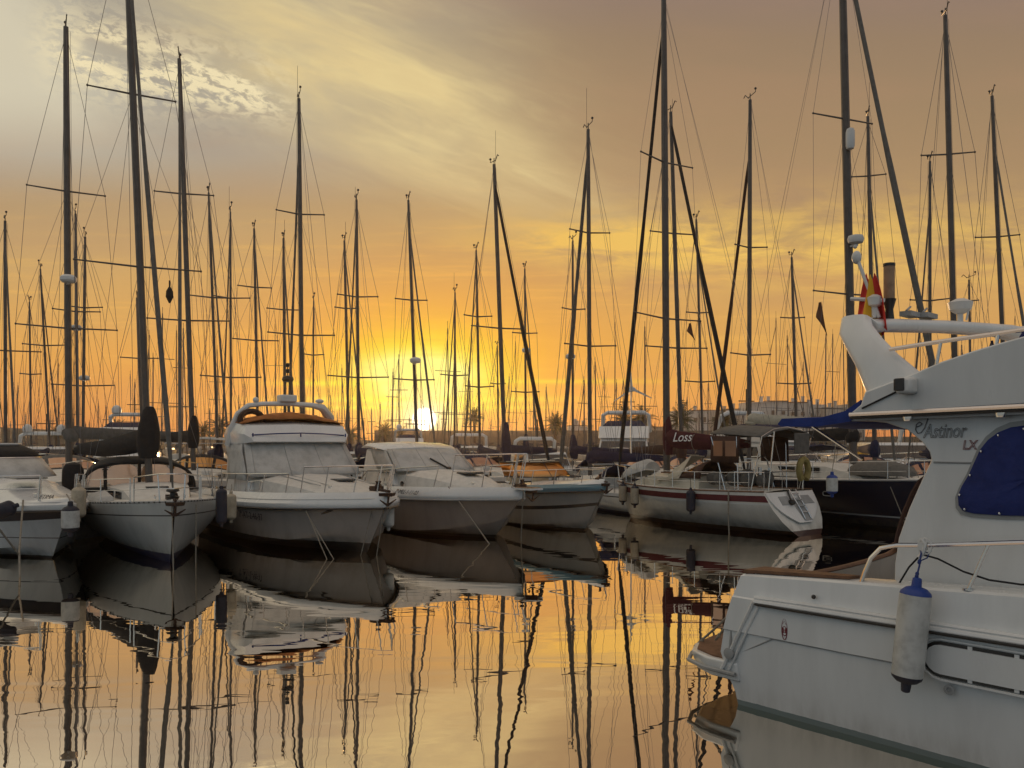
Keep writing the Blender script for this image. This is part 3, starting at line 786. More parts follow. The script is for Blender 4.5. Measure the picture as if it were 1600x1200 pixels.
SB('sailing boat with a thin short mast just right of the sun', 710, 711, 457, 4.5, Z=12.5, spr=[(587, 690, 733)], furl=470, bowpx=691, whip=1.0)
SB('sailing boat with a thin mast left of the tall single palm', 751, 744, 391, 5, Z=13.5, spr=[(495, 728, 770), (605, 732, 775)], furl=402, bowpx=723, side=-1)
SB('sailing boat with tall mast, navy cover and thick dark headstay right of the sun', 790, 772, 257, 9, Y=38, spr=[(513, 739, 822)], furl=285, bowpx=868, cover='canvas_navy', swing=62, bulb=1.5, furl_w=.085, furl_m='canvas_black', whip=1.2)
SB('sailing boat with a thin mast and a small radar between the thick dark headstays', 822, 820, 420, 4.5, Z=13.5, spr=[(521, 800, 838), (613, 797, 840)], furl=440, bowpx=842, dome=548, cover='canvas_navy', bulb=1.2)
SB('sailing boat with low thin mast close left of the tall navy covered mast', 779, 777, 540, 3.5, Z=11.5, spr=[(600, 768, 790)])
SB('sailing boat with slim mast, small radar and navy cover, left of a pale taller mast', 895, 895, 376, 5, Z=14, spr=[(484, 877, 913)], dome=556, cover='canvas_navy', swing=-50, bulb=1.1)
SB('sailing boat with pale tall mast, headstay falling left and short navy boom bag', 922, 919, 202, 9, Y=36, L=8.5, spr=[(364, 888, 952), (541, 884, 966)], furl=230, bowpx=872, cover='canvas_navy', swing=-62, whip=1.4, bulb=.4, furl_w=.10)
SB('sailing boat with dark tilted mast and long dark headstay, right of the maroon boom', 1066, 1048, 175, 9, Y=34, spr=[(365, 1015, 1090), (544, 1010, 1112)], furl=192, bowpx=1168, cover='canvas_brown', furl_w=.085, furl_m='canvas_black', whip=.4)
SB('sailing boat with thin mast whose top meets the long crossing headstay', 1099, 1088, 343, 5, Z=14.5, spr=[(489, 1070, 1107), (597, 1068, 1115)], furl=400, bowpx=1143)
SB('sailing boat with pale straight mast, cream boom cover and navy awning below the white flats', 1170, 1172, 156, 9, Y=37, L=8.5, spr=[(387, 1147, 1202), (555, 1142, 1210)], furl=235, bowpx=1106, cover='canvas_cream', swing=-68, boomz=3.7, bimini='canvas_navy', bulb=.2, furl_w=.09, furl_m='canvas_brown')
SB('sailing boat with a short mast and a dark pennant, left of the thick grey mast', 1246, 1237, 402, 6, Z=13.5, spr=[(497, 1218, 1255), (600, 1213, 1264)], furl=420, bowpx=1283)
SB('sailing boat with dark mast just right of the thick grey mast carrying the white float', 1367, 1356, 182, 8, Y=35, spr=[(275, 1338, 1386)], furl=285, bowpx=1400, whip=1.1)
SB('sailing boat with slim mast between the long grey headstay and the tall right mast', 1453, 1453, 252, 6.5, Z=15.5, spr=[(470, 1425, 1482)], furl=320, bowpx=1418, side=-1)
SB('sailing boat with the tallest mast above the flybridge arch at the right', 1497, 1477, 24, 11.5, Y=29, spr=[(241, 1436, 1512)], bowpx=1570, whip=.6, L=11)
SB('sailing boat with pale mast near the right edge and a headstay falling right', 1576, 1550, 150, 8.5, Y=34, spr=[(370, 1529, 1588)], furl=225, bowpx=1640, side=1)
SB('sailing boat with a short thin mast seen through the flybridge arch', 1518, 1514, 437, 5, Z=13.5, spr=[(470, 1500, 1530)])
FARL = 'tiny far-off sailing boat, one thin bare mast among many along the horizon'
rd = random.Random(11)
proto = None
def far_boat(px, pyt, w):
    h = rd.uniform(10.5, 14); Y = (h - HC) * FPX / (HOR - pyt); Y = min(Y, 205)
    h = HC + (HOR - pyt) * Y / FPX
    x = (px - 800) / FPX * Y; L = .75 * h
    m = MB(); hm, sh = hull_sail(L, .3 * L, 1.1, 1.4, [(-1, 0), (.1, 0), (.5, 0), (1, 0)], nst=6); m.add(hm.v, hm.f, 0)
    dm = deck_mesh(sh); m.add(dm.v, dm.f, 0); cabin(m, -.25 * L, -.65 * L, .4, .9, 1.15, .45, mi=0)
    r = w / FPX * Y * .42; tilt = rd.uniform(-.2, .2)
    m.tube([(-.4 * L, 0, 1.2), (-.4 * L, tilt, h)], [r, r * .75], 5, 1)
    for t, hl in ((.45, 1.3), (.72, .9))[:rd.choice((1, 1, 2))]:
        m.tube([(-.4 * L, -hl + tilt * t, h * t), (-.4 * L, hl + tilt * t, h * t + .04)], r * .42, 4, 1)
    m.tube([(-.2, 0, 1.4), (-.4 * L, tilt, h * .95)], r * (.6 if rd.random() < .6 else .2), 4, 1)
    m.tube([(-.4 * L, 0, 2.3), (-.78 * L, 0, 2.4)], .2, 5, 2)
    for s_ in (-1, 1): m.tube([(-.4 * L, s_ * 1.3, 1.3), (-.4 * L, s_ * 1.1 + tilt * .5, h * .45), (-.4 * L, tilt, h)], r * .14, 3, 1)
    m.tube([(-.4 * L, tilt, h), (-.4 * L, tilt, h + .5)], r * .3, 4, 1)
    o = m.build('far_sailing_boat', ['gelcoat_old', 'mast_dark', rd.choice(['canvas_navy', 'canvas_black', 'canvas_grey'])])
    hd = rd.choice((1.25, -1.9)) + rd.uniform(-.1, .1)
    o.rotation_euler = (0, 0, -hd); ox = Vector((-.4 * L, 0)); c, s_ = math.cos(-hd), math.sin(-hd)
    o.location = (x + .4 * L * c, Y + .4 * L * s_, 0)
    tag(o, FARL, 'sailboat', 'far masts along the horizon')
for i in range(135):
    px = (i + rd.uniform(0, 1)) * 1610 / 135 - 5
    far_boat(px, 690 - (28 + 175 * rd.random() ** 2.2), rd.choice((1.6, 2.0, 2.4, 3.0)))

# ------------------------------------------------------------------ front row
def hullpaint(name, top, bottom, zline, bands=(), var=.15, gr=.45, rough=.33, spec=.5, coat=.3):
    """painted hull: colour bands by height above the water (boat-fixed)"""
    m = bpy.data.materials.new(name); m.use_nodes = True; nt = m.node_tree; b = nt.nodes['Principled BSDF']
    t = nt.nodes.new('ShaderNodeTexCoord'); s_ = nt.nodes.new('ShaderNodeSeparateXYZ'); nt.links.new(t.outputs['Object'], s_.inputs[0])
    z = N(nt, s_.outputs[2])
    mp = nt.nodes.new('ShaderNodeMapping'); nt.links.new(t.outputs['Object'], mp.inputs[0]); mp.inputs['Scale'].default_value = (1.5, 1.5, .25)
    n = noise(nt, mp.outputs[0], 2.5, 6, .65); n2 = noise(nt, t.outputs['Object'], 6, 4)
    c = mixc(nt, n.ss(.35, .75), (*top, 1), (*(x * (1 - var) for x in top), 1))
    grime = z.ss(zline + .28, zline) * n.ss(.3, .7) * gr
    c = mixc(nt, grime, c, (.16, .15, .10, 1))
    for z0, z1, k in bands:
        c = mixc(nt, (z._m('GREATER_THAN', z0)) * (z._m('LESS_THAN', z1)), c, (*k, 1))
    c = mixc(nt, (z + (n2 - .5) * .02)._m('LESS_THAN', zline), c, (*bottom, 1))
    nt.links.new(c, b.inputs['Base Color']); b.inputs['Roughness'].default_value = rough; b.inputs['Coat Weight'].default_value = coat; b.inputs['Specular IOR Level'].default_value = spec
    MT[name] = m
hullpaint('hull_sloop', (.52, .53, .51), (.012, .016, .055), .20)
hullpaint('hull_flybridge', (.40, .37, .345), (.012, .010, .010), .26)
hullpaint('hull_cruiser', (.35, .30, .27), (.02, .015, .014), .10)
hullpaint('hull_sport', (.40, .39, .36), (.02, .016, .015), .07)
hullpaint('hull_runabout', (.58, .60, .60), (.012, .012, .014), .06, bands=((.50, .525, (.02, .02, .03)),))
hullpaint('hull_ketch', (.66, .65, .60), (.05, .022, .016), .16)
hullpaint('hull_navy', (.008, .010, .024), (.012, .012, .014), .10, bands=((.40, .45, (.45, .45, .45)),), rough=.38, spec=.15, coat=0)
hullpaint('hull_big', (.78, .79, .78), (.13, .20, .21), .06, var=.10, gr=.25, rough=.2)

def bulwark(T, sheer, h=.26, ins=.13, out=.05, m_='gelcoat', x0=-99, name='gunwale', under='black_paint'):
    m = MB()
    q = [p for p in sheer if p[0] >= x0]
    rings = {}
    for sd in (-1, 1):
        rings[sd] = [[(x, sd * max(.0, w + out * .6), z - .10), (x, sd * (w + out), z - .06), (x, sd * (w + out), z + .02), (x, sd * max(0.01, w - ins), z + h), (x, sd * max(0.005, w - ins - .12), z + h), (x, sd * max(0.002, w - ins - .16), z)] for x, w, z in q]
        m.loft(rings[sd], closed=False, cap=True)
    x, w, z = q[-1]
    m.add([(x, -w - out, z - .1), (x, w + out, z - .1), (x + .10, w * .5, z - .04), (x + .10, -w * .5, z - .04), (x + .02, 0.02, z + h), (x + .02, -.02, z + h)], [(0, 3, 5), (1, 4, 2), (0, 1, 2, 3), (3, 2, 4, 5)])
    o = m.build(name, m_, T)
    k = MB()
    for sd in (-1, 1): k.tube([(x, sd * (w + out * .7), z - .12) for x, w, z in q], .028, 6)
    k.build('rub_rail', under, T)
    return o
def fender(label, pos, L, r, body='fender_white', ends='fender_blue', low=None, tilt=(0, 0), rope=None, group='fenders hung along the boats', ropem='rope'):
    T = thing('fender', label, 'fender', pos, 0, group)
    T.rotation_euler = (tilt[0], tilt[1], 0)
    e = min(.62 * r, .2 * L)
    m = MB(); m.lathe([(r * .98, -L / 2 + e), (r, -L / 4), (r, L / 4), (r * .98, L / 2 - e)], 18)
    m.build('body', body, T)
    for s_ in (1, -1):
        k = MB(); k.lathe([(r * .985, s_ * (L / 2 - e)), (r * .93, s_ * (L / 2 - e * .7)), (r * .66, s_ * (L / 2 - e * .30)), (r * .33, s_ * (L / 2 - .01)), (r * .28, s_ * (L / 2 + r * .45)), (r * .16, s_ * (L / 2 + r * .52))], 16)
        k.build('end_cap', ends if s_ > 0 or not low else low, T)
    if rope is not None:
        q = MB(); a = Vector((0, 0, L / 2 + r * .4)); d = Vector(rope) - Vector(pos)
        q.tube([a, vl(a, d, .5) + Vector((.01, 0, 0)), d], max(.011, r * .07), 5); q.build('lanyard', ropem, T)
    return T
def mooring(label, pts, r=.018, m_='rope', sag=.0):
    m = MB(); P_ = [Vector(p) for p in pts]; q = []
    for a, b in zip(P_, P_[1:]):
        n = 8
        for k in range(n): q.append(a.lerp(b, k / n) - Vector((0, 0, sag * math.sin(math.pi * k / n))))
    q.append(P_[-1]); m.tube(q, r, 6)
    for i in range(2, len(q) - 1, 5): m.tube([q[i] - Vector((0, 0, .02)), q[i] + Vector((0, 0, .02))], r * 1.25, 6)
    return tag(m.build('mooring_line', m_), label, 'rope', 'mooring lines from bow to water')
def WP(px, py):
    y = YW(py); return Vector(((px - 800) / FPX * y, y, -.04))
def windlass(T, x, z, s=1.0):
    m = MB(); m.box((x - .55 * s, 0, z + .06), (.3 * s, .24 * s, .12)); m.lathe([(.06 * s, 0), (.09 * s, .03), (.05 * s, .08), (.08 * s, .14), (.02, .15)], 10, (x - .55 * s, .05, z + .1))
    m.tube([(x - .9 * s, 0, z + .05), (x + .12 * s, 0, z + .02)], .035 * s, 6)
    m.prism([(-.05, -.2), (.28, .0), (.05, .22)], lambda a, b: (x + a * s, b * s, z - .02), lambda a, b: (x + (a - .04) * s, b * .9 * s, z - .10))
    m.tube([(x + .1, 0, z - .03), (x + .02, 0, z - .32)], .03, 6)
    for s_ in (-1, 1): m.tube([(x + .02, 0, z - .32), (x + .05, s_ * .22, z - .18)], [.035, .012], 5)
    m.build('anchor', 'rust', T)
def cleats(T, pts):
    for p in pts:
        m = MB(); p = Vector(p); m.tube([p + Vector((-.11, 0, .06)), p + Vector((.11, 0, .06))], .016, 6)
        for a in (-.04, .04): m.tube([p + Vector((a, 0, 0)), p + Vector((a, 0, .06))], .014, 5)
        m.build('cleat', 'steel', T)

# -- white sloop, bow on, second from the left
pl = Place((-7.58, 18.4), (.49, -.87)); L = 10.2
SLO = T = thing('sailing_yacht', 'blunt bowed white sloop with tan hood windows and black bulging cover round its mast', 'sailboat', pl.o, pl.rz)
hm, sheer = hull_sail(L, 3.75, 1.15, 1.42, [(-1, 0), (.02, 0), (.12, 0), (.3, 0), (.5, 0), (.68, 0), (.78, 1), (.802, 0), (.94, 0), (1.0, 0)], ws=.78, rake=.75, over=-.5, nst=22)
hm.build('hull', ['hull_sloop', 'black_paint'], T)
deck_mesh(sheer, .10).build('deck', 'deck_white', T)
m = MB()
for sd in (-1, 1):
    pts = sheer_line(sheer, sd, .03, .03); m.tube(pts, .030, 6)
m.build('toe_rail', 'rub_grey', T)
m = MB()
for sd in (-1, 1):
    for i in range(1, 60):
        x = -L + .3 + i * (L - .4) / 60; w, z = on_sheer(sheer, x); m.box((x, sd * (w - .01), z + .028), (.075, .035, .028))
m.build('toe_rail_slots', 'plastic_black', T)
hb, zd = on_sheer(sheer, -5.0)
c = MB(); cabin(c, -2.2, -7.0, .55, 1.22, zd + .02, .42); cab = c.build('coachroof', 'deck_white', T)
for y0 in (-.28,):
    h = MB(); h.box((-3.6, 0, zd + .42), (.55, .55, .06)); h.build('hatch', 'glass_dark', T, bevel=.02)
h = MB(); h.box((-1.9, 0, zd + .16), (.5, .5, .05)); h.build('hatch', 'canvas_cream', T, bevel=.02)
for sd in (-1, 1):
    for t0, t1 in ((.30, .44), (.5, .66), (.72, .88)):
        g = MB(); x0, x1 = lerp(-2.2, -7, t0), lerp(-2.2, -7, t1); y0 = lerp(.55, 1.22, t0 ** .7); y1 = lerp(.55, 1.22, t1 ** .7)
        g.hexa([(x0, sd * (y0 - .01), zd + .13), (x1, sd * (y1 - .01), zd + .13), (x1, sd * (y1 + .01), zd + .13), (x0, sd * (y0 + .01), zd + .13)],
               [(x0 - .05, sd * (y0 - .05), zd + .30), (x1, sd * (y1 - .05), zd + .30), (x1, sd * (y1 - .0), zd + .30), (x0 - .05, sd * (y0 - .0), zd + .30)])
        g.build('window', 'glass_dark', cab)
# blue covered locker board on the side deck
m = MB(); m.hexa([(-4.6, -1.65, zd + .06), (-3.4, -1.45, zd + .08), (-3.3, -1.0, zd + .1), (-4.6, -1.1, zd + .1)], [(-4.6, -1.55, zd + .24), (-3.5, -1.38, zd + .2), (-3.4, -1.05, zd + .24), (-4.6, -1.15, zd + .34)]); m.build('sail_bag', 'canvas_pale', T, bevel=.04)
# hood: wide arch with dark frame and tan windows
def hoop(x, w, z, h, n=18, e=.62): return [(x, w * math.copysign(abs(math.cos(R(180 * k / n))) ** e, math.cos(R(180 * k / n))), z + h * math.sin(R(180 * k / n)) ** .8) for k in range(n + 1)]
hz = zd + .28; hy = -.22
g = MB(); gs = []
for t in (0, .15, .35, .6, 1.0): gs.append([(a, b + hy, c_) for a, b, c_ in hoop(-5.75 - .8 * t, 1.44 - .04 * t, hz, .74 + .16 * t ** .6)])
g.sheet(gs); hood = g.build('spray_hood', 'canvas_black', T, solid=.03)
g = MB(); A = [(a, b + hy, c_) for a, b, c_ in hoop(-5.72, 1.46, hz - .02, .76)]; g.tube(A, .05, 6); 
for yb, hb_ in ((-.88, .60), (-.01, .74), (.84, .62)): g.tube([(-5.63, yb + hy, hz - .02), (-5.66, yb + hy, hz + hb_ * .55), (-5.71, yb + hy, hz + hb_)], .045, 6)
g.tube([(-5.62, -1.42 + hy, hz + .0), (-5.62, 1.42 + hy, hz + .0)], .075, 6, flat=1.0)
g.build('hood_frame', 'canvas_black', hood)
def fpt(a, f):                                       # front panel of the hood, slightly proud of the dark cloth
    w = 1.60; c_, s_ = math.cos(R(a)), math.sin(R(a))
    return (-5.62 + .02 * f, w * math.copysign(abs(c_) ** .62, c_) * 1.0, hz + .74 * s_ ** .8 * f - .02)
g = MB(); g.sheet([[(-5.60, p[1], hz - .06), (-5.62, p[1], lerp(hz - .06, p[2], .5)), (-5.68, p[1], p[2])] for p in A]); pass
for y0, y1 in ((-1.34, -.92), (-.84, -.06), (.04, .80), (.88, 1.30)):
    g = MB(); rows_ = []
    for k in range(9):
        y = lerp(y0, y1, k / 8); hmax = .76 * math.sqrt(max(0, 1 - (abs(y) / 1.50) ** 3.0)) ** .8 - .05
        e = min(1, .55 + 2.2 * min(k, 8 - k) / 8)
        rows_.append([(-5.66 - .05 * f, y + hy, hz + .08 + (max(hmax, .16) - .08) * (.5 + (f - .5) * e)) for f in (0, .33, .66, 1)])
    g.sheet(rows_); g.build('window', 'vinyl', hood)
# rails
m = MB()
for sd in (-1, 1):
    xs_ = [-9.6, -7.8, -6.1, -4.5, -2.9, -1.5]
    pts = []
    for x in xs_:
        w, z = on_sheer(sheer, x); pts.append((x, sd * (w - .07), z)); m.tube([pts[-1], (x, pts[-1][1], z + .60)], .015, 6); m.lathe([(.04, 0), (.03, .07)], 8, pts[-1])
    m.tube([(a, b, c_ + .60) for a, b, c_ in pts], .009, 4); m.tube([(a, b, c_ + .32) for a, b, c_ in pts], .008, 4)
w1, z1 = on_sheer(sheer, -1.35); w2, z2 = on_sheer(sheer, -.4)
m.tube([(-1.35, -w1 + .06, z1), (-1.3, -w1 + .06, z1 + .62), (-.5, -w2 - .04, z2 + .66), (-.02, -.16, z2 + .68), (.08, 0, z2 + .68), (-.02, .16, z2 + .68), (-.5, w2 + .04, z2 + .66), (-1.3, w1 - .06, z1 + .62), (-1.35, w1 - .06, z1)], .018, 7)
m.tube([(-1.32, -w1 + .06, z1 + .33), (-.48, -w2 - .02, z2 + .34), (-.05, 0, z2 + .34), (-.48, w2 + .02, z2 + .34), (-1.32, w1 - .06, z1 + .33)], .012, 6)
for sd in (-1, 1): m.tube([(-.45, sd * w2, z2), (-.5, sd * (w2 + .04), z2 + .66)], .016, 6)
m.build('guard_rail', 'steel', T)
windlass(T, .05, 1.46, 1.0)
m = MB(); m.lathe([(.13, 0), (.15, .05), (.06, .07), (.06, .14), (.15, .17), (.13, .22)], 12, (-.30, 0, 1.50)); m.build('furler_drum', 'plastic_black', T)
mt = pl.loc(P(195, -150, 22.8))
foot = pl.loc(P(233.5, 728, 22.8)); foot.z = zd + .30
rig(T, pl, foot, mt, .098, [(HC + (690 - 417) / FPX * 22.8, 1.62), (HC + (690 - 147) / FPX * 22.8, 1.12)], 20, 1.8, zd, mt.z - .6, .058, 'canvas_grey', 'mast_alloy', (-.30, 0, 1.75), Vector((-L + .1, 0, 1.3)), None)
boom_and_cover(T, foot.x - .12, 2.72, 4.4, -23, 'canvas_black', sz=.33, bulb=1.15, rise=-.02, my=foot.y, bulbw=1.35, droop=.08)
g = MB()
0 and g.sheet([[(x, y, 2.62 - .16 * abs(y) - .05 * math.sin(x * 2)) for y in (-1.5, -.8, 0, .8, 1.5)] for x in (-6.2, -7.2, -8.4, -9.4)]); 0
cleats(T, [(-.8, -.32, 1.48), (-.8, .32, 1.48)])
tp = P(265, 448, 21)
m = MB(); m.tube([(0, 0, .16), (0, 0, .0)], .02, 6); m.lathe([(.01, .02), (.09, -.12), (.10, -.26), (.02, -.42)], 8); o = m.build('wind_pennant', 'canvas_black'); o.location = tp; tag(o, 'small dark drop shaped pennant hanging from the lower crosstree of the blunt bowed sloop', 'pennant')
for tb, lab in (((-.05, -.05), 'pale rope dropping straight down the stem of the blunt bowed sloop'), ((-.3, .5), 'pale rope slanting into the water right of the stem of the blunt bowed sloop')):
    a = pl.wor((tb[0], tb[1], 1.35)); e = P(272, 0, 1) * 0
    e = WP(271, 889) if tb[1] < 0 else WP(306, 880); mooring(lab, [a, e], .012)
fender('grey upright fender hung at the left quarter of the blunt bowed sloop', P(123, 785, 19.5), .75, .16, 'fender_cream', 'fender_cream', rope=P(125, 752, 19.7))
fender('short fat white fender between the leftmost motorboat and the blunt bowed sloop', P(110, 811, 18.6), .62, .19, 'fender_white', 'fender_dark', rope=P(104, 772, 18.9))
fender('long navy fender between the blunt bowed sloop and the flybridge cruiser', P(346, 791, 19.6), .85, .13, 'fender_dark', 'fender_dark', rope=P(347, 755, 20.2))
fender('dull cream fender beside the long navy one on the flybridge cruiser', P(361, 792, 20.4), .66, .13, 'fender_cream', 'fender_cream', rope=P(362, 757, 20.8))

# -- white flybridge cruiser with the orange cover
pl = Place((-3.05, 19.85), (.6, -.8)); L = 9.4
T = thing('flybridge_cruiser', 'white flybridge motor cruiser with orange cover on top and canvas over its windscreen', 'motorboat', pl.o, pl.rz)
hm, sheer = hull_motor(L, 3.9, 1.05, 1.30, [(-1, 0), (0, 0), (.2, 0), (.5, 0), (.8, 0), (1, 0)], rake=.95, chine=.10, fwd_chine=.62, flare=.84)
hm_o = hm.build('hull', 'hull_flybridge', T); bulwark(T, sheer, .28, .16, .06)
deck_mesh(sheer, .06, -.12).build('deck', 'deck_white', T)
m = MB()                                             # raised foredeck running up to the windscreen
rg = []
for x, w, z in ((-1.3, .5, 1.40), (-1.8, .85, 1.55), (-2.8, 1.2, 1.70), (-4.0, 1.42, 1.80), (-5.3, 1.55, 1.86)):
    rg.append([(x, -w, 1.25), (x, -w * .93, z - .10), (x, -w * .6, z), (x, 0, z + .04), (x, w * .6, z), (x, w * .93, z - .10), (x, w, 1.25)])
m.loft(rg, closed=False, cap=True); m.build('foredeck', 'deck_white', T)
for x, y, s_ in ((-2.9, .25, .55),):
    m = MB(); m.box((x, y, 1.76), (s_, s_, .06)); m.build('hatch', 'glass_dark', T, bevel=.02)
m = MB()
for y in (-.9, -.6, .9): m.tube([(-2.2, y * .8, 1.66), (-4.6, y, 1.86)], .012, 4)
m.build('deck_seam', 'rub_grey', T)
m = MB()                                             # saloon with canvas covered screen
fr = [(-4.9, -1.72, 1.80), (-4.9, 1.72, 1.80), (-5.75, 1.55, 2.78), (-5.75, -1.55, 2.78)]
m.hexa([(-4.95, -1.62, 1.3), (-4.95, 1.62, 1.3), (-7.1, 1.62, 1.3), (-7.1, -1.62, 1.3)], [(-5.7, -1.55, 2.8), (-5.7, 1.55, 2.8), (-7.1, 1.55, 2.8), (-7.1, -1.55, 2.8)])
sal = m.build('saloon', 'gelcoat', T, bevel=.08)
m = MB(); g = []
for k in range(11):
    a = k / 10; r_ = []
    for j in range(7):
        b = j / 6; p = vl(vl(fr[0], fr[1], a), vl(fr[3], fr[2], a), b)
        p += Vector((.10 + .10 * math.sin(math.pi * a) + .012 * math.sin(a * 23 + b * 5), 0, .02)); r_.append(p)
    g.append(r_)
m.sheet(g)
g = []
for k in range(6):
    a = k / 5; g.append([Vector((lerp(-4.85, -6.3, a) - .75 * b, -1.76 + .16 * b + .03 * math.sin(a * 11 + b * 6), lerp(1.72, 2.74, b))) for b in (0, .25, .5, .75, 1)])
m.sheet(g)
wc = m.build('windscreen_cover', 'canvas_pale', T, solid=.02); m = MB()
for a in (.06, .36, .66, .95): m.tube([vl(vl(fr[0], fr[1], a), vl(fr[3], fr[2], a), b) + Vector((.125 + .10 * math.sin(math.pi * a) + .012 * math.sin(a * 23 + b * 5), 0, .02)) for b in (0, .25, .5, .75, 1)], .009, 4)
m.tube([vl(fr[0], fr[1], k / 10) + Vector((.13 + .10 * math.sin(math.pi * k / 10), 0, .06)) for k in range(11)], .012, 4)
m.build('cover_seam', 'rub_grey', wc)
m = MB()
for y in (1.66,):
    m.hexa([(-5.9, y - .04, 2.05), (-6.9, y - .04, 2.05), (-6.9, y + .0, 2.05), (-5.9, y + .0, 2.05)], [(-6.1, y - .08, 2.6), (-6.9, y - .08, 2.6), (-6.9, y - .04, 2.6), (-6.1, y - .04, 2.6)])
m.build('side_window', 'glass_dark', sal)
m = MB(); rg = []                                    # flybridge coaming
for x, w, z0, z1 in ((-5.25, 1.45, 2.80, 2.98), (-5.45, 1.60, 2.76, 3.26), (-5.9, 1.68, 2.74, 3.36), (-6.6, 1.70, 2.74, 3.32), (-7.2, 1.62, 2.76, 3.22)):
    rg.append([(x, -w * .96, z0), (x, -w, lerp(z0, z1, .5)), (x - .12, -w * .93, z1), (x - .15, 0, z1 + .05), (x - .12, w * .93, z1), (x, w, lerp(z0, z1, .5)), (x, w * .96, z0)])
m.loft(rg, closed=True, cap=True); fly = m.build('flybridge', 'gelcoat', T)
m = MB(); m.tube([(-5.36, -1.42, 2.99), (-5.24, -.7, 3.03), (-5.21, 0, 3.05), (-5.24, .7, 3.03), (-5.36, 1.42, 2.99)], .018, 5)
for y in (-1.42, 0, 1.42): m.tube([(-5.25, y, 2.94), (-5.25, y, 3.04)], .022, 5)
m.build('cover_rope', 'canvas_deep_blue', fly)
m = MB(); g = []                                     # orange tonneau cover, slack between its supports
for i in range(9):
    a = i / 8; x = lerp(-5.7, -7.15, a); g.append([(x, y, 3.33 + (.34 * math.sin(math.pi * min(1, a * 1.25 + .12)) ** .8) * (1 - abs(y / 1.6) ** 2.4) + .025 * math.sin(y * 5 + a * 6)) for y in (-1.58, -1.3, -.9, -.45, 0, .45, .9, 1.3, 1.58)])
m.sheet(g); m.build('tonneau_cover', 'canvas_orange', T, solid=.02)
m = MB()
for q_ in ([(-6.7, -1.66, 2.7), (-6.45, -1.64, 3.2), (-6.25, -1.52, 3.62), (-6.2, -1.22, 3.86), (-6.2, -.8, 3.92), (-6.2, 0, 3.95), (-6.2, .75, 3.92), (-6.25, 1.1, 3.86), (-6.5, 1.45, 3.58), (-6.95, 1.62, 3.2)],):
    m.tube(q_, [.10, .09, .08, .08, .075, .075, .085, .12, .16, .15], 8)
m.build('radar_arch', 'gelcoat', T)
m = MB(); m.box((-6.2, -.05, 4.10), (.42, .50, .22)); m.box((-6.2, -.05, 3.98), (.18, .18, .08)); m.build('radar', 'plastic_white', T, bevel=.05)
m = MB(); m.ball((-6.2, -1.0, 4.03), .09); m.tube([(-6.2, -1.0, 3.9), (-6.2, -1.0, 4.0)], .03, 6); m.ball((-6.2, 1.0, 4.05), .10, sy=1.4, sz=.7); m.build('deck_light', 'plastic_white', T)
m = MB()
for y in (-.12, .12): m.tube([(-6.25, y, 4.2), (-6.25, y * .5, 4.62)], .022, 5)
m.lathe([(.04, .0), (.15, .02), (.18, .09), (.15, .17), (.05, .20)], 12, (-6.25, 0, 4.60)); m.tube([(-6.25, 0, 4.8), (-6.25, 0, 5.15)], .02, 5)
for z in (4.88, 5.06): m.lathe([(.05, 0), (.06, .03), (.06, .10), (.04, .12)], 10, (-6.25, 0, z))
m.build('light_mast', 'plastic_black', T)
m = MB(); m.tube([Vector((-6.05, -1.18, 3.42)) + Vector((0, .34 * math.cos(a), .27 * math.sin(a))) for a in (R(k * 14) for k in range(-2, 17))], .085, 8); m.build('life_ring', 'rust', T)
m = MB()                                             # bow rail in two lengths and a tall pulpit
for sd in (-1, 1):
    P_ = []
    for x in (-7.2, -6.6, -5.9, -4.9, -3.8, -2.7): w, z = on_sheer(sheer, x); P_.append(Vector((x, sd * (w - .20), z + .28)))
    top = [p + Vector((.22, 0, .50)) for p in P_]; m.tube(top, .018, 6)
    for a, b in zip(P_, top): m.tube([a, b], .016, 6)
    if sd < 0: m.tube([vl(P_[3], top[3], .55), vl(P_[4], top[4], .62) - Vector((.25, 0, 0)), vl(P_[4], top[4], .55)], .012, 5); m.tube([vl(P_[3], top[3], .55) + Vector((.35, 0, .02)), vl(P_[3], top[3], .1) + Vector((.30, 0, 0)), vl(P_[4], top[4], .1) - Vector((.22, 0, 0)), vl(P_[4], top[4], .58) - Vector((.2, 0, 0))], .012, 5)
P_ = []
for x, sd in ((-2.2, -1), (-1.5, -1), (-.8, -1), (-.2, -1), (-.2, 1), (-.8, 1), (-1.5, 1), (-2.2, 1)):
    w, z = on_sheer(sheer, x); P_.append(Vector((x, sd * max(w - .22, .14), z + .28)))
top = [p + Vector((.26, 0, .66)) for p in P_]
m.tube(top[:4], .018, 6); m.tube(top[3:5], .018, 6); m.tube(top[4:], .018, 6)
for a, b in zip(P_, top): m.tube([a, b], .017, 6)
m.build('bow_rail', 'steel', T)
windlass(T, .05, 1.58, 1.0); cleats(T, [(-1.6, -.75, 1.62), (-1.6, .75, 1.62)])
def on_side(x, z, sheer, B, out=.02):                # a frame on the starboard topside of a motor hull
    return None
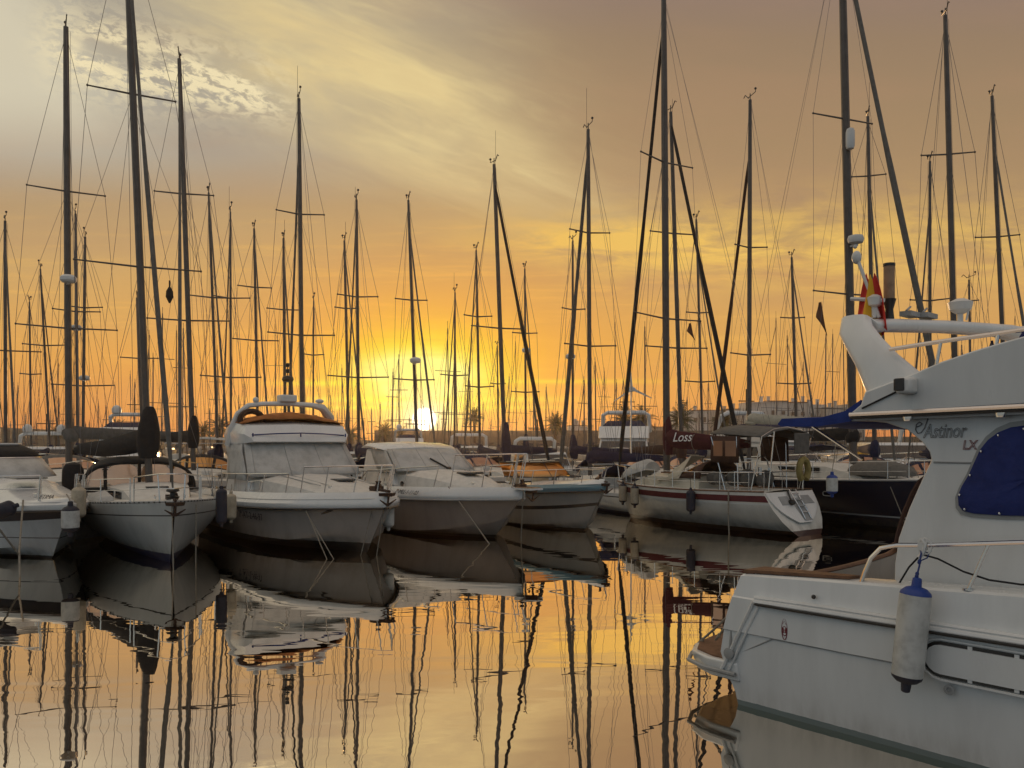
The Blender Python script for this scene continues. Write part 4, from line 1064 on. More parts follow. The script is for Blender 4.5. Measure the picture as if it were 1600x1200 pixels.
def hull_text(T, mesh_obj, body, size, x, z, m_, pl, fwd=True, outline=0, shear=0.0, side=-1, name='registration', stretch=1.0):
    """lays lettering on the hull side by looking for the surface at local x, z"""
    me = mesh_obj.data; pts = []
    def hit(px_, pz):
        best = None
        for f in me.polygons:
            c_ = [me.vertices[i].co for i in f.vertices]
            if min(v.x for v in c_) <= px_ <= max(v.x for v in c_) and min(v.z for v in c_) - .02 <= pz <= max(v.z for v in c_) + .02 and all(v.y * side >= -1e-3 for v in c_):
                n = f.normal
                if abs(n.y) < .15: continue
                y = c_[0].y - ((px_ - c_[0].x) * n.x + (pz - c_[0].z) * n.z) / n.y
                if best is None or y * side > best * side: best = y
        return best
    y0, y1, y2 = hit(x, z), hit(x + .5, z), hit(x, z + .07)
    if None in (y0, y1, y2): print('no surface for', body, y0, y1, y2); return
    ex = Vector((.5, y1 - y0, 0)); ey = Vector((0, y2 - y0, .07))
    F = frame((x, y0 + side * .02, z), ex, ey); 
    return lettering(body, size, m_, T, F, name, outline, shear, .002, stretch)
hull_text(T, hm_o, '7ª-AT-2-46-97', .27, -5.0, .72, 'letter_dark', pl)
m = MB(); m.tube([(-5.85, -1.93, .93), (-5.65, -1.93, .95), (-5.45, -1.93, .88)], [.03, .06, .02], 6); m.tube([(-1.55, -.98, 1.0), (-1.35, -.90, 1.07), (-1.2, -.84, 1.1)], [.03, .05, .02], 6); m.build('exhaust_vent', 'plastic_black', T)
for a, e, lab in ((( -2.3, -1.35, 1.45), (523, 874), 'thin pale rope hanging from the left bow rail of the flybridge cruiser'), ((-2.2, -1.30, 1.45), (512, 874), 'second pale rope hanging from the bow rail of the flybridge cruiser'), ((-.3, .15, 1.4), (588, 868), 'pale rope slanting out from the stem of the flybridge cruiser'), ((-.3, -.15, 1.4), (563, 868), 'pale rope dropping from the stem of the flybridge cruiser')):
    mooring(lab, [pl.wor(a), WP(*e)], .011)
fender('white fender hung at the right bow of the flybridge cruiser beside the lettered cruiser', P(607, 803, 21.2), .72, .15, 'fender_white', 'fender_white', rope=P(604, 772, 21.6))

# -- white motor cruiser below the sun
pl = Place((.27, 22.8), (.6, -.8)); L = 8.4
T = thing('motor_cruiser', 'white motor cruiser with pale covered windscreen moored directly below the sun', 'motorboat', pl.o, pl.rz)
hm, sheer = hull_motor(L, 3.5, 1.12, 1.30, [(-1, 0), (0, 0), (.2, 0), (.5, 0), (.8, 0), (1, 0)], rake=1.25, chine=.08, fwd_chine=.5, flare=.84)
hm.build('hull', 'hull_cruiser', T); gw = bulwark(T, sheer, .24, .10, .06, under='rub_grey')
deck_mesh(sheer, .06, -.10).build('deck', 'deck_white', T)
m = MB(); rg = []
for x, w, z in ((-1.2, .35, 1.36), (-1.9, .75, 1.60), (-2.9, 1.08, 1.78), (-3.9, 1.28, 1.86), (-5.2, 1.36, 1.92)):
    rg.append([(x, -w, 1.25), (x, -w * .92, z - .13), (x, -w * .6, z), (x, 0, z + .04), (x, w * .6, z), (x, w * .92, z - .13), (x, w, 1.25)])
m.loft(rg, closed=False, cap=True); fd = m.build('foredeck', 'deck_white', T)
m = MB(); m.box((-2.75, .12, 1.84), (.62, .6, .06)); m.build('hatch', 'glass_dark', T, bevel=.02)
for x in (-4.3, -4.85):
    m = MB(); m.lathe([(.09, 0), (.10, .02), (.10, .03)], 12, M=Matrix.Translation((x, -1.36 + (-.02 if x < -4.5 else .0), 1.48)) @ Matrix.Rotation(R(90), 4, 'X')); m.build('porthole', 'glass_dark', T)
m = MB(); m.hexa([(-4.65, -1.45, 1.4), (-4.65, 1.45, 1.4), (-6.9, 1.5, 1.4), (-6.9, -1.5, 1.4)], [(-5.5, -1.32, 2.56), (-5.5, 1.32, 2.56), (-6.8, 1.34, 2.56), (-6.8, -1.34, 2.56)]); sal = m.build('wheelhouse', 'gelcoat', T, bevel=.06)
m = MB(); rg = []
for x, w, z in ((-5.35, 1.30, 2.54), (-5.6, 1.44, 2.62), (-6.4, 1.48, 2.72), (-6.7, 1.48, 2.72), (-7.0, 1.42, 2.66)):
    rg.append([(x, -w, z - .06), (x, -w * .9, z + .03), (x, 0, z + .08), (x, w * .9, z + .03), (x, w, z - .06), (x, 0, z - .07)])
m.loft(rg, closed=True, cap=True); m.build('roof', 'gelcoat', T)
m = MB(); g = []
for k in range(11):
    a = k / 10; g.append([vl(vl((-4.5, -1.47, 1.88), (-4.5, 1.47, 1.88), a), vl((-5.38, -1.34, 2.56), (-5.38, 1.34, 2.56), a), b) + Vector((.02 + .22 * math.sin(math.pi * a) ** .7 + .008 * math.sin(a * 17 + b * 4), 0, 0)) for b in (0, .25, .5, .75, 1)])
m.sheet(g)
g = [[Vector((lerp(-4.5, -5.6, a) - .88 * b, -1.49 + .14 * b + .015 * math.sin(a * 9 + b * 5), lerp(1.80, 2.54, b))) for b in (0, .33, .66, 1)] for a in (0, .25, .5, .75, 1)]
m.sheet(g); wc = m.build('windscreen_cover', 'canvas_pale', T, solid=.02); m = MB()
for a in (.05, .35, .65, .95): m.tube([vl(vl((-4.5, -1.47, 1.88), (-4.5, 1.47, 1.88), a), vl((-5.38, -1.34, 2.56), (-5.38, 1.34, 2.56), a), b) + Vector((.045 + .22 * math.sin(math.pi * a) ** .7, 0, 0)) for b in (0, .25, .5, .75, 1)], .009, 4)
m.build('cover_seam', 'rub_grey', wc)
m = MB(); m.tube([(-4.32, .25, 1.98), (-4.66, -.15, 2.26)], .03, 6); m.tube([(-4.30, .25, 1.96), (-4.28, .40, 1.95)], .04, 6); m.build('wiper', 'plastic_black', T)
m = MB()
for sd in (-1, 1):
    P_ = []
    for x in (-6.6, -5.2, -3.9, -2.5): w, z = on_sheer(sheer, x); P_.append(Vector((x, sd * (w - .18), z + .22)))
    top = [p + Vector((.30, 0, .50 + .05 * i)) for i, p in enumerate(P_)]; m.tube([P_[0] + Vector((-.5, 0, 0))] + top, .018, 6)
    for a, b in zip(P_, top): m.tube([a, b], .016, 6)
P_ = []
for x, sd in ((-1.9, -1), (-1.0, -1), (-.25, -1), (-.25, 1), (-1.0, 1), (-1.9, 1)):
    w, z = on_sheer(sheer, x); P_.append(Vector((x, sd * max(w - .16, .16), z + .22)))
top = [p + Vector((.28, 0, .95 if 1 else 0)) for p in P_]
m.tube(top, .018, 6)
for a, b in zip(P_, top): m.tube([a, b], .017, 6)
m.tube([vl(P_[i], top[i], .5) for i in range(6)], .012, 5)
m.build('bow_rail', 'steel', T)
m = MB()                                             # slatted bow platform
m.box((.28, 0, 1.50), (.75, .46, .05))
for k in range(5): m.box((.02 + .13 * k, 0, 1.535), (.07, .44, .02), 1)
m.build('bow_platform', ['gelcoat', 'teak_pale'], T)
windlass(T, .45, 1.50, .9); cleats(T, [(-1.5, -.62, 1.55), (-1.5, .62, 1.55), (-5, -1.62, 1.45)])
hull_text(T, gw, '7ª-MLL-1-11-03', .21, -4.05, 1.24, 'letter_dark', pl, shear=.15)
for a, e, lab in (((-1.9, -1.2, 1.5), (766, 850), 'thick pale rope slanting down the side of the motor cruiser below the sun'), ((.2, -.1, 1.5), (814, 845), 'pale knotted rope dropping from the bow platform of the motor cruiser below the sun')):
    mooring(lab, [pl.wor(a), WP(*e)], .017)

# -- small sports boat with amber windscreen
pl = Place((2.81, 24.8), (.45, -.89)); L = 7.2
T = thing('sports_boat', 'small white sports boat with amber windscreen, teal gunwale and black side flash', 'motorboat', pl.o, pl.rz)
hm, sheer = hull_motor(L, 2.75, 1.10, 1.42, [(-1, 0), (0, 0), (.12, 0), (.3, 0), (.42, 1), (.52, 0), (.8, 0), (1, 0)], rake=1.1, chine=.06, fwd_chine=.35, flare=.80)
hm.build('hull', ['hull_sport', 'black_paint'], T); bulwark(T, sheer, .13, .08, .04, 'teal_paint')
m = MB(); g = []
for x, w, z in sheer: g.append([(x, w * t * .94, z + .10 + (.16 if x > -4.0 else .0) * (1 - t * t)) for t in (-1, -.6, -.2, .2, .6, 1)])
m.sheet(g); m.build('deck', 'gelcoat', T)
m = MB(); g = []
pts = [(-4.6, -1.12), (-3.75, -1.02), (-3.35, -.6), (-3.22, 0), (-3.35, .6), (-3.75, 1.02), (-4.6, 1.12)]
for x, y in pts: g.append([(x - .62 * b, y * (1 - .10 * b), 1.60 + .48 * b) for b in (0, .5, 1)])
m.sheet(g); ws = m.build('windscreen', 'vinyl_amber', T, solid=.012)
m = MB(); m.tube([r_[2] for r_ in g], .022, 6); m.tube([r_[0] for r_ in g], .022, 6)
for i in (1, 3, 5): m.tube([g[i][0], g[i][2]], .018, 5)
m.build('windscreen_frame', 'plastic_black', ws)
m = MB(); m.box((-2.2, .1, 1.66), (.6, .5, .05)); m.build('hatch', 'glass_dark', T, bevel=.02)
m = MB()
for sd in (-1, 1):
    P_ = []
    for x in (-3.6, -2.6, -1.6, -.7): w, z = on_sheer(sheer, x); P_.append(Vector((x, sd * max(w - .14, .1), z + .14)))
    top = [p + Vector((.18, 0, .46)) for p in P_]; m.tube([P_[0] + Vector((-.4, 0, 0))] + top + [Vector((.0, 0, 2.02))], .016, 6)
    for a, b in zip(P_, top): m.tube([a, b], .015, 6)
m.build('bow_rail', 'steel', T)
cleats(T, [(-.6, 0, 1.62)]); windlass(T, .05, 1.56, .7)
for sd in (-1, 1):
    m = MB(); m.box((-5.0, sd * .5, 1.55), (.5, .5, .55)); m.box((-5.3, sd * .5, 1.85), (.14, .5, .5)); m.build('seat', 'canvas_cream', T, bevel=.06)

# -- motorboat cut by the left edge
pl = Place((-10.26, 19.0), (.75, -.66)); L = 8.6
T = thing('motorboat', 'white motorboat with black sheer band and low windscreen, cut by the left edge', 'motorboat', pl.o, pl.rz)
hm, sheer = hull_motor(L, 3.1, 1.10, 1.32, [(-1, 0), (0, 0), (.25, 0), (.55, 0), (.64, 1), (.95, 0), (1, 0)], rake=1.0, chine=.10, fwd_chine=.35, flare=.84)
hm.build('hull', ['hull_runabout', 'navy_hull'], T)
gw = bulwark(T, sheer, .10, .07, .05, 'gelcoat')
m = MB(); g = []
for x, w, z in sheer: g.append([(x, w * t * .95, z + .08 + (.10 + .50 * max(0, min(1, (-x - .9) / 2.4))) * max(0, 1 - abs(t) ** 2.6)) for t in (-1, -.85, -.6, -.25, 0, .25, .6, .85, 1)])
m.sheet(g); m.build('deck', 'gelcoat', T)
m = MB(); g = []
for x, y in [(-5.4, -1.28), (-4.2, -1.22), (-3.6, -.8), (-3.4, 0), (-3.6, .8), (-4.2, 1.22), (-5.4, 1.28)]: g.append([(x - .75 * b, y * (1 - .12 * b), 1.86 + .50 * b) for b in (0, .5, 1)])
m.sheet(g); ws = m.build('windscreen', 'canvas_pale', T, solid=.012)
m = MB(); m.tube([r_[2] for r_ in g], .03, 6); m.build('windscreen_frame', 'steel', ws)
m = MB(); gg = []
for i, k in enumerate(g): gg.append([Vector(k[2]) + Vector((-.05, 0, .03)), Vector(k[2]) * 1 + Vector((-.35, -k[2][1] * .06, .20)), Vector((k[2][0] - .8, k[2][1] * .75, 2.70)), Vector((k[2][0] - 1.6, k[2][1] * .7, 2.76))])
m.sheet(gg); hd_ = m.build('cockpit_hood', 'canvas_black', T, solid=.02)
m = MB(); m.tube([(q_[1] if i in (0, 6) else q_[2]) + Vector((.02, 0, .03)) for i, q_ in enumerate(gg)], .035, 6); m.build('hood_frame', 'plastic_white', hd_)
m = MB(); m.box((-2.2, -.2, 1.90), (.9, .7, .03)); m.build('hatch', 'glass_dark', T, bevel=.02)
m = MB()
for sd in (-1, 1):
    P_ = []
    for x in (-3.3, -1.9, -.75): w, z = on_sheer(sheer, x); P_.append(Vector((x, sd * max(w - .15, .1), z + .10)))
    top = [p + Vector((.12, 0, .62)) for p in P_]
    for a, b in zip(P_, top): m.tube([a, b], .018, 6); m.tube([a + Vector((.10, 0, 0)), b + Vector((.10, 0, -.03))], .012, 5)
    m.tube(top, .016, 6); m.tube([vl(a, b, .5) for a, b in zip(P_, top)], .011, 5)
m.build('bow_rail', 'steel', T)
lettering('ETIMA', .16, 'letter_dark', T, frame(pl.loc(P(60, 783, 18.9)) + Vector((0, 0, .06)), (.93, .36, .02), (-.2, .4, .5)), 'registration')
cleats(T, [(-1.1, -.35, 1.50)])
for e, lab in (((30, 905, 17), 'pale rope falling from the bow cleat of the leftmost motorboat, right strand'), ((-6, 815, 16.5), 'pale rope slanting left across the hull of the leftmost motorboat')):
    q_ = P(*e)
    if e[0] > 0: mooring(lab, [pl.wor((-1.1, -.62, 1.42)), P(30, 862, 17.3), WP(31, 902)], .020)
    else: mooring(lab, [P(-8, 818, 16.6), P(29, 866, 17.25)], .020)
fender('dark round fender lying on the gunwale of the leftmost motorboat at the photo edge', P(6, 797, 17.8), .5, .17, 'fender_dark', 'fender_dark', tilt=(0, R(70)))

# -- tender with a raised outboard in the gap
T = thing('tender', 'small white tender with raised dark outboard between leftmost motorboat and blunt bowed sloop', 'motorboat', P(127, 0, 23.4).xy.to_3d(), 0)
hm, sheer = hull_motor(3.6, 1.5, .75, .85, [(-1, 0), (0, 0), (.4, 0), (1, 0)], rake=.5, nst=9); o = hm.build('hull', 'gelcoat', T); o.rotation_euler = (0, 0, R(80)); o.location = (0, 3.2, 0)
m = MB(); m.box((0, -.55, .95), (.9, .10, .8)); m.build('transom_board', 'gelcoat', T)
m = MB(); m.lathe([(.10, -.1), (.24, -.05), (.28, .2), (.27, .55), (.20, .72), (.05, .78)], 12, (.14, -.7, 1.45)); ob = m.build('outboard_motor', 'canvas_black', T)
m = MB(); m.hexa([(.02, -.85, .5), (.22, -.85, .5), (.22, -.6, .5), (.02, -.6, .5)], [(.02, -.9, 1.4), (.28, -.9, 1.4), (.28, -.5, 1.4), (.02, -.5, 1.4)]); m.box((-.15, -.65, 1.1), (.14, .16, .7)); m.build('outboard_leg', 'rub_grey', ob)

# -- white yacht with maroon sail cover, stern towards us
pl = Place((3.95, 30.7), (-.62, .785)); L = 7.25
T = thing('sailing_yacht', 'cream and white yacht with maroon stripe, maroon boom cover and scooped white transom with ladder', 'sailboat', pl.o, pl.rz)
hm, sheer = hull_sail(L, 3.0, 1.28, 1.30, [(-1, 0), (.02, 0), (.14, 0), (.35, 0), (.6, 0), (.72, 2), (.745, 0), (.78, 1), (.93, 0), (1.0, 0)], ws=.86, rake=.8, over=-.85, nst=20)
hull = hm.build('hull', ['hull_ketch', 'maroon', 'gelcoat'], T)
deck_mesh(sheer, .06).build('deck', 'deck_white', T)
m = MB()
for sd in (-1, 1): m.tube(sheer_line(sheer, sd, .01, .03), .026, 6)
m.build('toe_rail', 'teak', T)
tr0 = Vector((-L, 0, 1.28)); tr1 = Vector((-L - .85 * .9, 0, .10))    # transom plane: top forward, foot aft
ex = Vector((0, -1, 0)); ey = (tr0 - tr1).normalized(); nn = Vector((-ey.z, 0, ey.x)); nn = nn if nn.x < 0 else -nn
m = MB()                                             # white panel standing proud of the stern
def tp_(a, b, o=.02): return Vector((-L, 0, 1.28)) - ey * ((1 - b) * 1.22) + ex * a + nn * o
hwd = lambda b: 1.24 * (1 - (1 - b) ** 2.3)
poly = [(hwd(b), b) for b in (.12, .2, .3, .45, .6, .8, .97)] + [(-hwd(b), b) for b in (.97, .8, .6, .45, .3, .2, .12)]
m.prism(poly, lambda a, b: tp_(a, b, -.02), lambda a, b: tp_(a, b, .02)); trn = m.build('transom', 'gelcoat', T)
m = MB()
for poly in ([(-.72, .62), (-.72, .86), (-.28, .86), (-.20, .62)], [(.30, .62), (.30, .86), (.86, .86), (.98, .62)], [(-.20, .80), (.26, .80), (.40, .16), (-.02, .16)]):
    m.prism(poly, lambda a, b: tp_(a, b, .021), lambda a, b: tp_(a, b, .032))
m.build('step_panel', 'rub_grey', trn)
m = MB()
for a in (-.02, .30): m.tube([tp_(a, 1.05, -.05), tp_(a, 1.02, .06), tp_(a, .42, .08), tp_(a + .02, .20, .05)], .018, 6)
for b in (.9, .72, .54, .38): m.tube([tp_(-.02, b, .08), tp_(.30, b, .08)], .020, 6)
m.build('boarding_ladder', 'steel', trn)
m = MB(); m.ball(tp_(-.28, .66, .08), .09, sx=1.4); m.tube([tp_(-.28, .66, .08), tp_(-.14, 1.0, .06)], .03, 6); m.build('stern_lamp', 'plastic_black', trn)
hbm, zd = on_sheer(sheer, -2.6)
c = MB(); cabin(c, -1.2, -4.6, .5, .98, 1.28, .40); cab = c.build('coachroof', 'gelcoat_cream', T)
for x0, x1 in ((-1.9, -2.25), (-2.5, -2.85), (-3.2, -3.9)):
    for sd in (1, -1):
        t = (-1.2 - (x0 + x1) / 2) / 3.4; w = lerp(.5, .98, t ** .7)
        g = MB(); g.hexa([(x0, sd * (w - .03), 1.36), (x1, sd * (w + .0), 1.36), (x1, sd * (w + .02), 1.36), (x0, sd * (w - .0), 1.36)], [(x0, sd * (w - .06), 1.54), (x1, sd * (w - .04), 1.54), (x1, sd * (w - .015), 1.54), (x0, sd * (w - .03), 1.54)]); g.build('portlight', 'canvas_cream', cab)
m = MB(); m.tube([(-2.6, .5, 1.74), (-4.4, .62, 1.74)], .028, 5); m.tube([(-2.6, -.5, 1.74), (-4.4, -.62, 1.74)], .028, 5); m.build('hand_rail', 'teak', cab)
foot = pl.loc(P(1042, 740, 28.8)); mt = pl.loc(P(1037, -3, 28.8))
z_ = lambda py: HC + (690 - py) / FPX * 28.8
rig(T, pl, (foot.x, foot.y, 1.6), mt, .12, [(z_(498), 1.75), (z_(254), 1.35)], 26, 1.4, 1.3, z_(30), .075, 'canvas_black', 'mast_alloy', pl.loc(P(966, 745, 30.6)), Vector((-L + .05, 0, 1.3)), None, .4)
bm_ = boom_and_cover(T, foot.x - .12, 2.72, 3.3, 0, 'canvas_maroon', sz=.32, bulb=1.15, rise=.02, my=foot.y, bulbw=.8)
F = frame(pl.loc(P(1057, 684, 27.3)) + Vector((0, .20, 0)), (-1, 0, .02), (0, .0, 1))
lettering('Loss', .46, 'letter_white', bm_, frame((foot.x - .50, foot.y + .30, 2.80), (-1, 0, .02), (0, -.15, 1)), 'sail_lettering', shear=.25)
m = MB()
for t in (.35, .62, .72, .78):
    p = Vector((foot.x - 3.3 * t - .12, foot.y, 2.74 + .06 * t)); m.tube([p + Vector((0, .22 * math.cos(R(a)), .28 * math.sin(R(a)) + .02)) for a in range(-90, 271, 30)], .014, 4)
m.build('sail_tie', 'rope', bm_)
# hood, cream tent cloth, bimini with tan windows
sprayhood(T, -3.7, 1.02, 1.60, .62, 1.0, 'canvas_brown', 'vinyl_amber')
m = MB(); m.sheet([[(-2.55, -.3, 1.68), (-2.6, .3, 1.62), (-2.7, .85, 1.48)], [(-3.1, -.4, 1.98), (-3.15, .25, 1.95), (-3.2, .95, 1.52)], [(-3.75, -.4, 2.30), (-3.75, .3, 2.34), (-3.8, 1.02, 1.58)]]); m.build('tent_cloth', 'canvas_cream', T, solid=.02)
hz0 = 2.95
m = MB(); m.sheet([[(x, y, hz0 + .30 - .16 * y * y + .07 * math.sin((x + 6.6) * 1.2)) for y in (-1.3, -.7, 0, .7, 1.3)] for x in (-5.3, -5.8, -6.3, -6.8, -7.3)]); bi = m.build('bimini', 'canvas_grey', T, solid=.03)
m = MB(); m.sheet([[(x, y, hz0 + .31 + .02 - .16 * y * y + .10 * math.sin((x + 5.7) * 1.9)) for y in (-1.25, -.7, 0, .7, 1.25)] for x in (-5.8, -6.4, -6.9)]); m.build('bimini_top', 'canvas_black', bi, solid=.03)
m = MB()
for y in (1.28, -1.28):
    m = MB(); m.sheet([[(x, y + (.02 if y > 0 else -.02) * k, z) for k, z in enumerate((hz0 + .02, hz0 - .3, 2.15))] for x in (-5.35, -5.9, -6.4)]); m.build('side_curtain', 'canvas_brown', bi, solid=.02)
for x0, x1 in ((-5.8, -5.45), (-6.3, -5.9)):
    for y in (1.31, -1.31):
        m = MB(); m.sheet([[(x, y + .012 * (1 if y > 0 else -1), z) for z in (2.35, 2.6, 2.82)] for x in (x0, (x0 + x1) / 2, x1)]); m.build('window', 'vinyl', bi)
m = MB()
for x in (-5.35, -6.3, -7.2): m.tube([(x * .5 - 3.2, 1.28, 1.3), (x, 1.30, hz0), (x, .7, hz0 + .22), (x, 0, hz0 + .30), (x, -.7, hz0 + .22), (x, -1.30, hz0), (x * .5 - 3.2, -1.28, 1.3)], .018, 6)
for y in (-.9, .9): m.tube([(-L + .1, y, 1.3), (-L - .1, y, 3.1)], .022, 6)
m.tube([(-L + .1, -.9, 2.1), (-L + .1, .9, 2.1)], .016, 5); m.build('stern_frame', 'steel', T)
m = MB(); m.box((-L - .10, -.55, 2.75), (.04, .80, .62)); m.build('dodger_board', 'canvas_grey', T, bevel=.02)
m = MB(); m.tube([Vector((-L - .06, -.72, 1.92)) + Vector((0, .24 * math.cos(R(a)), .33 * math.sin(R(a)))) for a in range(-60, 241, 20)], .10, 8); m.build('horseshoe_buoy', 'life_yellow', T)
m = MB()
for i, (x, y, r_) in enumerate(((-5.6, .5, .22), (-5.9, .2, .26), (-6.2, .6, .2), (-6.3, -.2, .24), (-5.3, .8, .18), (-4.9, .6, .2), (-6.5, .35, .16))): m.ball((x, y, 1.5 + r_ * .6), r_, sx=1.2, sz=1.1, n=8)
m.build('cockpit_locker', 'canvas_grey', T)
m = MB(); m.tube([(-6.3, .1, 1.4), (-6.3, .1, 2.0)], .06, 8); m.tube([Vector((-6.38, .1, 2.0)) + Vector((0, .34 * math.cos(R(a)), .34 * math.sin(R(a)))) for a in range(0, 361, 20)], .018, 5); m.build('wheel', 'steel', T)
guard_rail(T, sheer, L, .60)
m = MB(); rg = []                                    # upturned tender lashed on the foredeck
for t, w, h in ((0, .12, .1), (.15, .38, .34), (.5, .55, .48), (.85, .52, .46), (1, .40, .30)):
    x = lerp(-.35, -1.75, t); rg.append([(x, w * math.cos(R(a)), 1.36 + .42 * t + h * math.sin(R(a))) for a in range(0, 181, 20)])
m.loft(rg, closed=False, cap=True); o = m.build('upturned_dinghy', 'canvas_pale'); o.location = pl.o; o.rotation_euler = (0, 0, pl.rz); tag(o, 'pale upturned dinghy lashed on the foredeck of the yacht with the maroon boom', 'dinghy')
for px, py, Y, lab, body, e in ((985, 776, 29.6, 'left of the two cream fenders at the bow of the maroon striped yacht', 'fender_cream', 'fender_dark'), (1007, 779, 28.6, 'right of the two cream fenders at the bow of the maroon striped yacht', 'fender_cream', 'fender_dark'), (1073, 777, 25.8, 'navy fender amidships on the maroon striped yacht', 'fender_dark', 'fender_dark')):
    q_ = pl.loc(P(px, py, Y)); w, z = on_sheer(sheer, q_.x); wpos = pl.wor((q_.x, w + .13, z - .32)); fender(lab, wpos, .70, .145, body, e, rope=wpos + Vector((0, .12, .75)), ropem='rope_black')
mooring('weedy brown rope hanging down the quarter of the maroon striped yacht', [pl.wor((-6.1, 1.42, 1.3)), pl.wor((-6.15, 1.5, .5)), pl.wor((-6.2, 1.52, -.05))], .022, 'rope')
m = MB(); 
m.tube([(0, 0, 1.2), (0, 0, 4.15)], .035, 6); m.ball((0, 0, 4.2), .12, sx=1.8)
for k in range(3):
    a = R(95 + 120 * k); d = Vector((math.cos(a), -.1, math.sin(a))); sdv = Vector((-math.sin(a), 0, math.cos(a)))
    b = Vector((0, -.22, 4.2)); m.add([b - sdv * .05, b + sdv * .07, b + d * .95 + sdv * .01, b + d * .95 - sdv * .02, b - sdv * .05 + Vector((0, .03, 0)), b + sdv * .07 + Vector((0, .03, 0)), b + d * .95 + sdv * .01 + Vector((0, .02, 0)), b + d * .95 - sdv * .02 + Vector((0, .02, 0))],
        [(0, 1, 2, 3), (7, 6, 5, 4), (0, 4, 5, 1), (1, 5, 6, 2), (2, 6, 7, 3), (3, 7, 4, 0)])
m.add([(0, .2, 4.2), (0, .7, 4.35), (0, .7, 4.0), (.02, .2, 4.2), (.02, .7, 4.35), (.02, .7, 4.0)], [(0, 1, 2), (5, 4, 3), (0, 3, 4, 1), (1, 4, 5, 2), (2, 5, 3, 0)])
o = m.build('wind_generator', 'plastic_white'); q_ = P(986, 0, 36); o.location = (q_.x, q_.y, .9); tag(o, 'three bladed wind generator on a pole left of the mast with the maroon boom', 'wind generator')

# -- navy hulled sloop with the thick grey mast
pl = Place((13.0, 24.4), (.36, -.93)); L = 11
T = thing('sailing_yacht', 'navy hulled sloop with thick grey mast carrying a white float, behind the big flybridge cruiser', 'sailboat', pl.o, pl.rz)
hm, sheer = hull_sail(L, 3.7, 1.45, 1.62, [(-1, 0), (.02, 0), (.2, 0), (.5, 0), (.8, 0), (1.0, 0)], ws=.8, rake=.7, over=-.3, nst=18)
hm.build('hull', 'hull_navy', T, smooth=50); deck_mesh(sheer, .10).build('deck', 'deck_white', T)
m = MB()
for sd in (-1, 1): m.tube(sheer_line(sheer, sd, .01, .03), .03, 6)
m.build('toe_rail', 'rub_grey', T)
c = MB(); cabin(c, -2.8, -7.4, .6, 1.2, 1.60, .42); cab = c.build('coachroof', 'deck_white', T)
for sd in (-1, 1):
    for x0, x1 in ((-4.4, -5.2), (-5.5, -6.6)):
        g = MB(); w = lerp(.6, 1.2, ((-2.8 - (x0 + x1) / 2) / 4.6) ** .7); g.box(((x0 + x1) / 2, sd * (w - .02), 1.83), (x0 - x1, .05, .15)); g.build('window', 'glass_dark', cab)
for x in (-3.4, -4.6, -6.0):
    w, z = on_sheer(sheer, x); m = MB(); m.tube([Vector((x, -w + .01 + .0, z - .42)) + Vector((.20 * math.copysign(abs(math.cos(R(a))) ** .5, math.cos(R(a))), 0, .07 * math.copysign(abs(math.sin(R(a))) ** .5, math.sin(R(a))))) for a in range(0, 361, 20)], .016, 5); m.build('portlight', 'rub_grey', T)
guard_rail(T, sheer, L, .62)
m = MB(); rg = []
for t, w, h in ((0, .15, .12), (.12, .5, .34), (.4, .72, .46), (.8, .74, .46), (1, .5, .3)):
    x = lerp(-1.3, -3.6, t); rg.append([(x, w * math.cos(R(a)), 1.72 + h * math.sin(R(a)) + .02 * math.sin(a)) for a in range(0, 181, 15)])
m.loft(rg, closed=False, cap=True); o = m.build('covered_dinghy', 'canvas_grey'); o.location = pl.o; o.rotation_euler = (0, 0, pl.rz); tag(o, 'dinghy under a grey cover on the foredeck of the navy hulled sloop', 'dinghy')
Yg = 28.4; foot = pl.loc(P(1334, 722, Yg)); mt = pl.loc(P(1314, -130, Yg))
z_ = lambda py: HC + (690 - py) / FPX * Yg
rig(T, pl, (foot.x, foot.y, 1.7), mt, .14, [(z_(186), 1.30), (z_(460), 1.45)], 28, 1.75, 1.6, mt.z - .5, .095, 'canvas_grey', 'mast_alloy', pl.loc(P(1483, 690, 25.2)), Vector((-L + .1, 0, 1.4)), None)
boom_and_cover(T, foot.x - .12, 2.95, 4.0, 0, 'canvas_black', bulb=.4, my=foot.y)
q_ = pl.loc(P(1328.5, 217, Yg - .25)); m = MB(); m.lathe([(.04, -.38), (.12, -.34), (.15, -.24), (.15, .24), (.12, .34), (.04, .38)], 10, q_); m.build('radar_reflector', 'plastic_white', T)
q_ = pl.loc(P(1337, 374, Yg - .3)); m = MB(); m.lathe([(.06, -.16), (.24, -.12), (.28, 0), (.24, .12), (.08, .16)], 12, q_); m.box(q_ + Vector((-.1, 0, -.2)), (.3, .12, .06)); m.ball(q_ + Vector((.08, -.1, -.28)), .07, 0, 8); m.build('radar_dome', 'plastic_white', T)
mooring('thin pale rope down the topside of the navy hulled sloop', [P(1385, 745, 25.6), P(1412, 812, 25.2), Vector((P(1420, 0, 25).x, 24.9, -.05))], .014)
fender('white fender with blue top hanging from high lines left of the navy hull', P(1300, 757, 25.2), .62, .17, 'fender_white', 'fender_blue', rope=P(1306, 690, 25.6))
def pennant(px, py, Y, w, h, m_, label, k=1):
    m = MB(); n = 5; g = []
    for i in range(n): b = i / (n - 1); g.append([(w * (.12 + .88 * b) * (a - .25) + .05 * math.sin(b * 5 + a * 2) * w, .06 * math.sin(a * 4 + b * 3) * w * 3, -h * b * (.50 + .62 * a)) for a in (0, .33, .66, 1)])
    m.sheet(g); o = m.build('pennant', m_, solid=.01); o.location = P(px, py, Y); return tag(o, label, 'flag')
pennant(1280, 472, 30, .40, 1.10, 'flag_dark', 'brown pennant hanging left of the thick grey mast above the white flats')
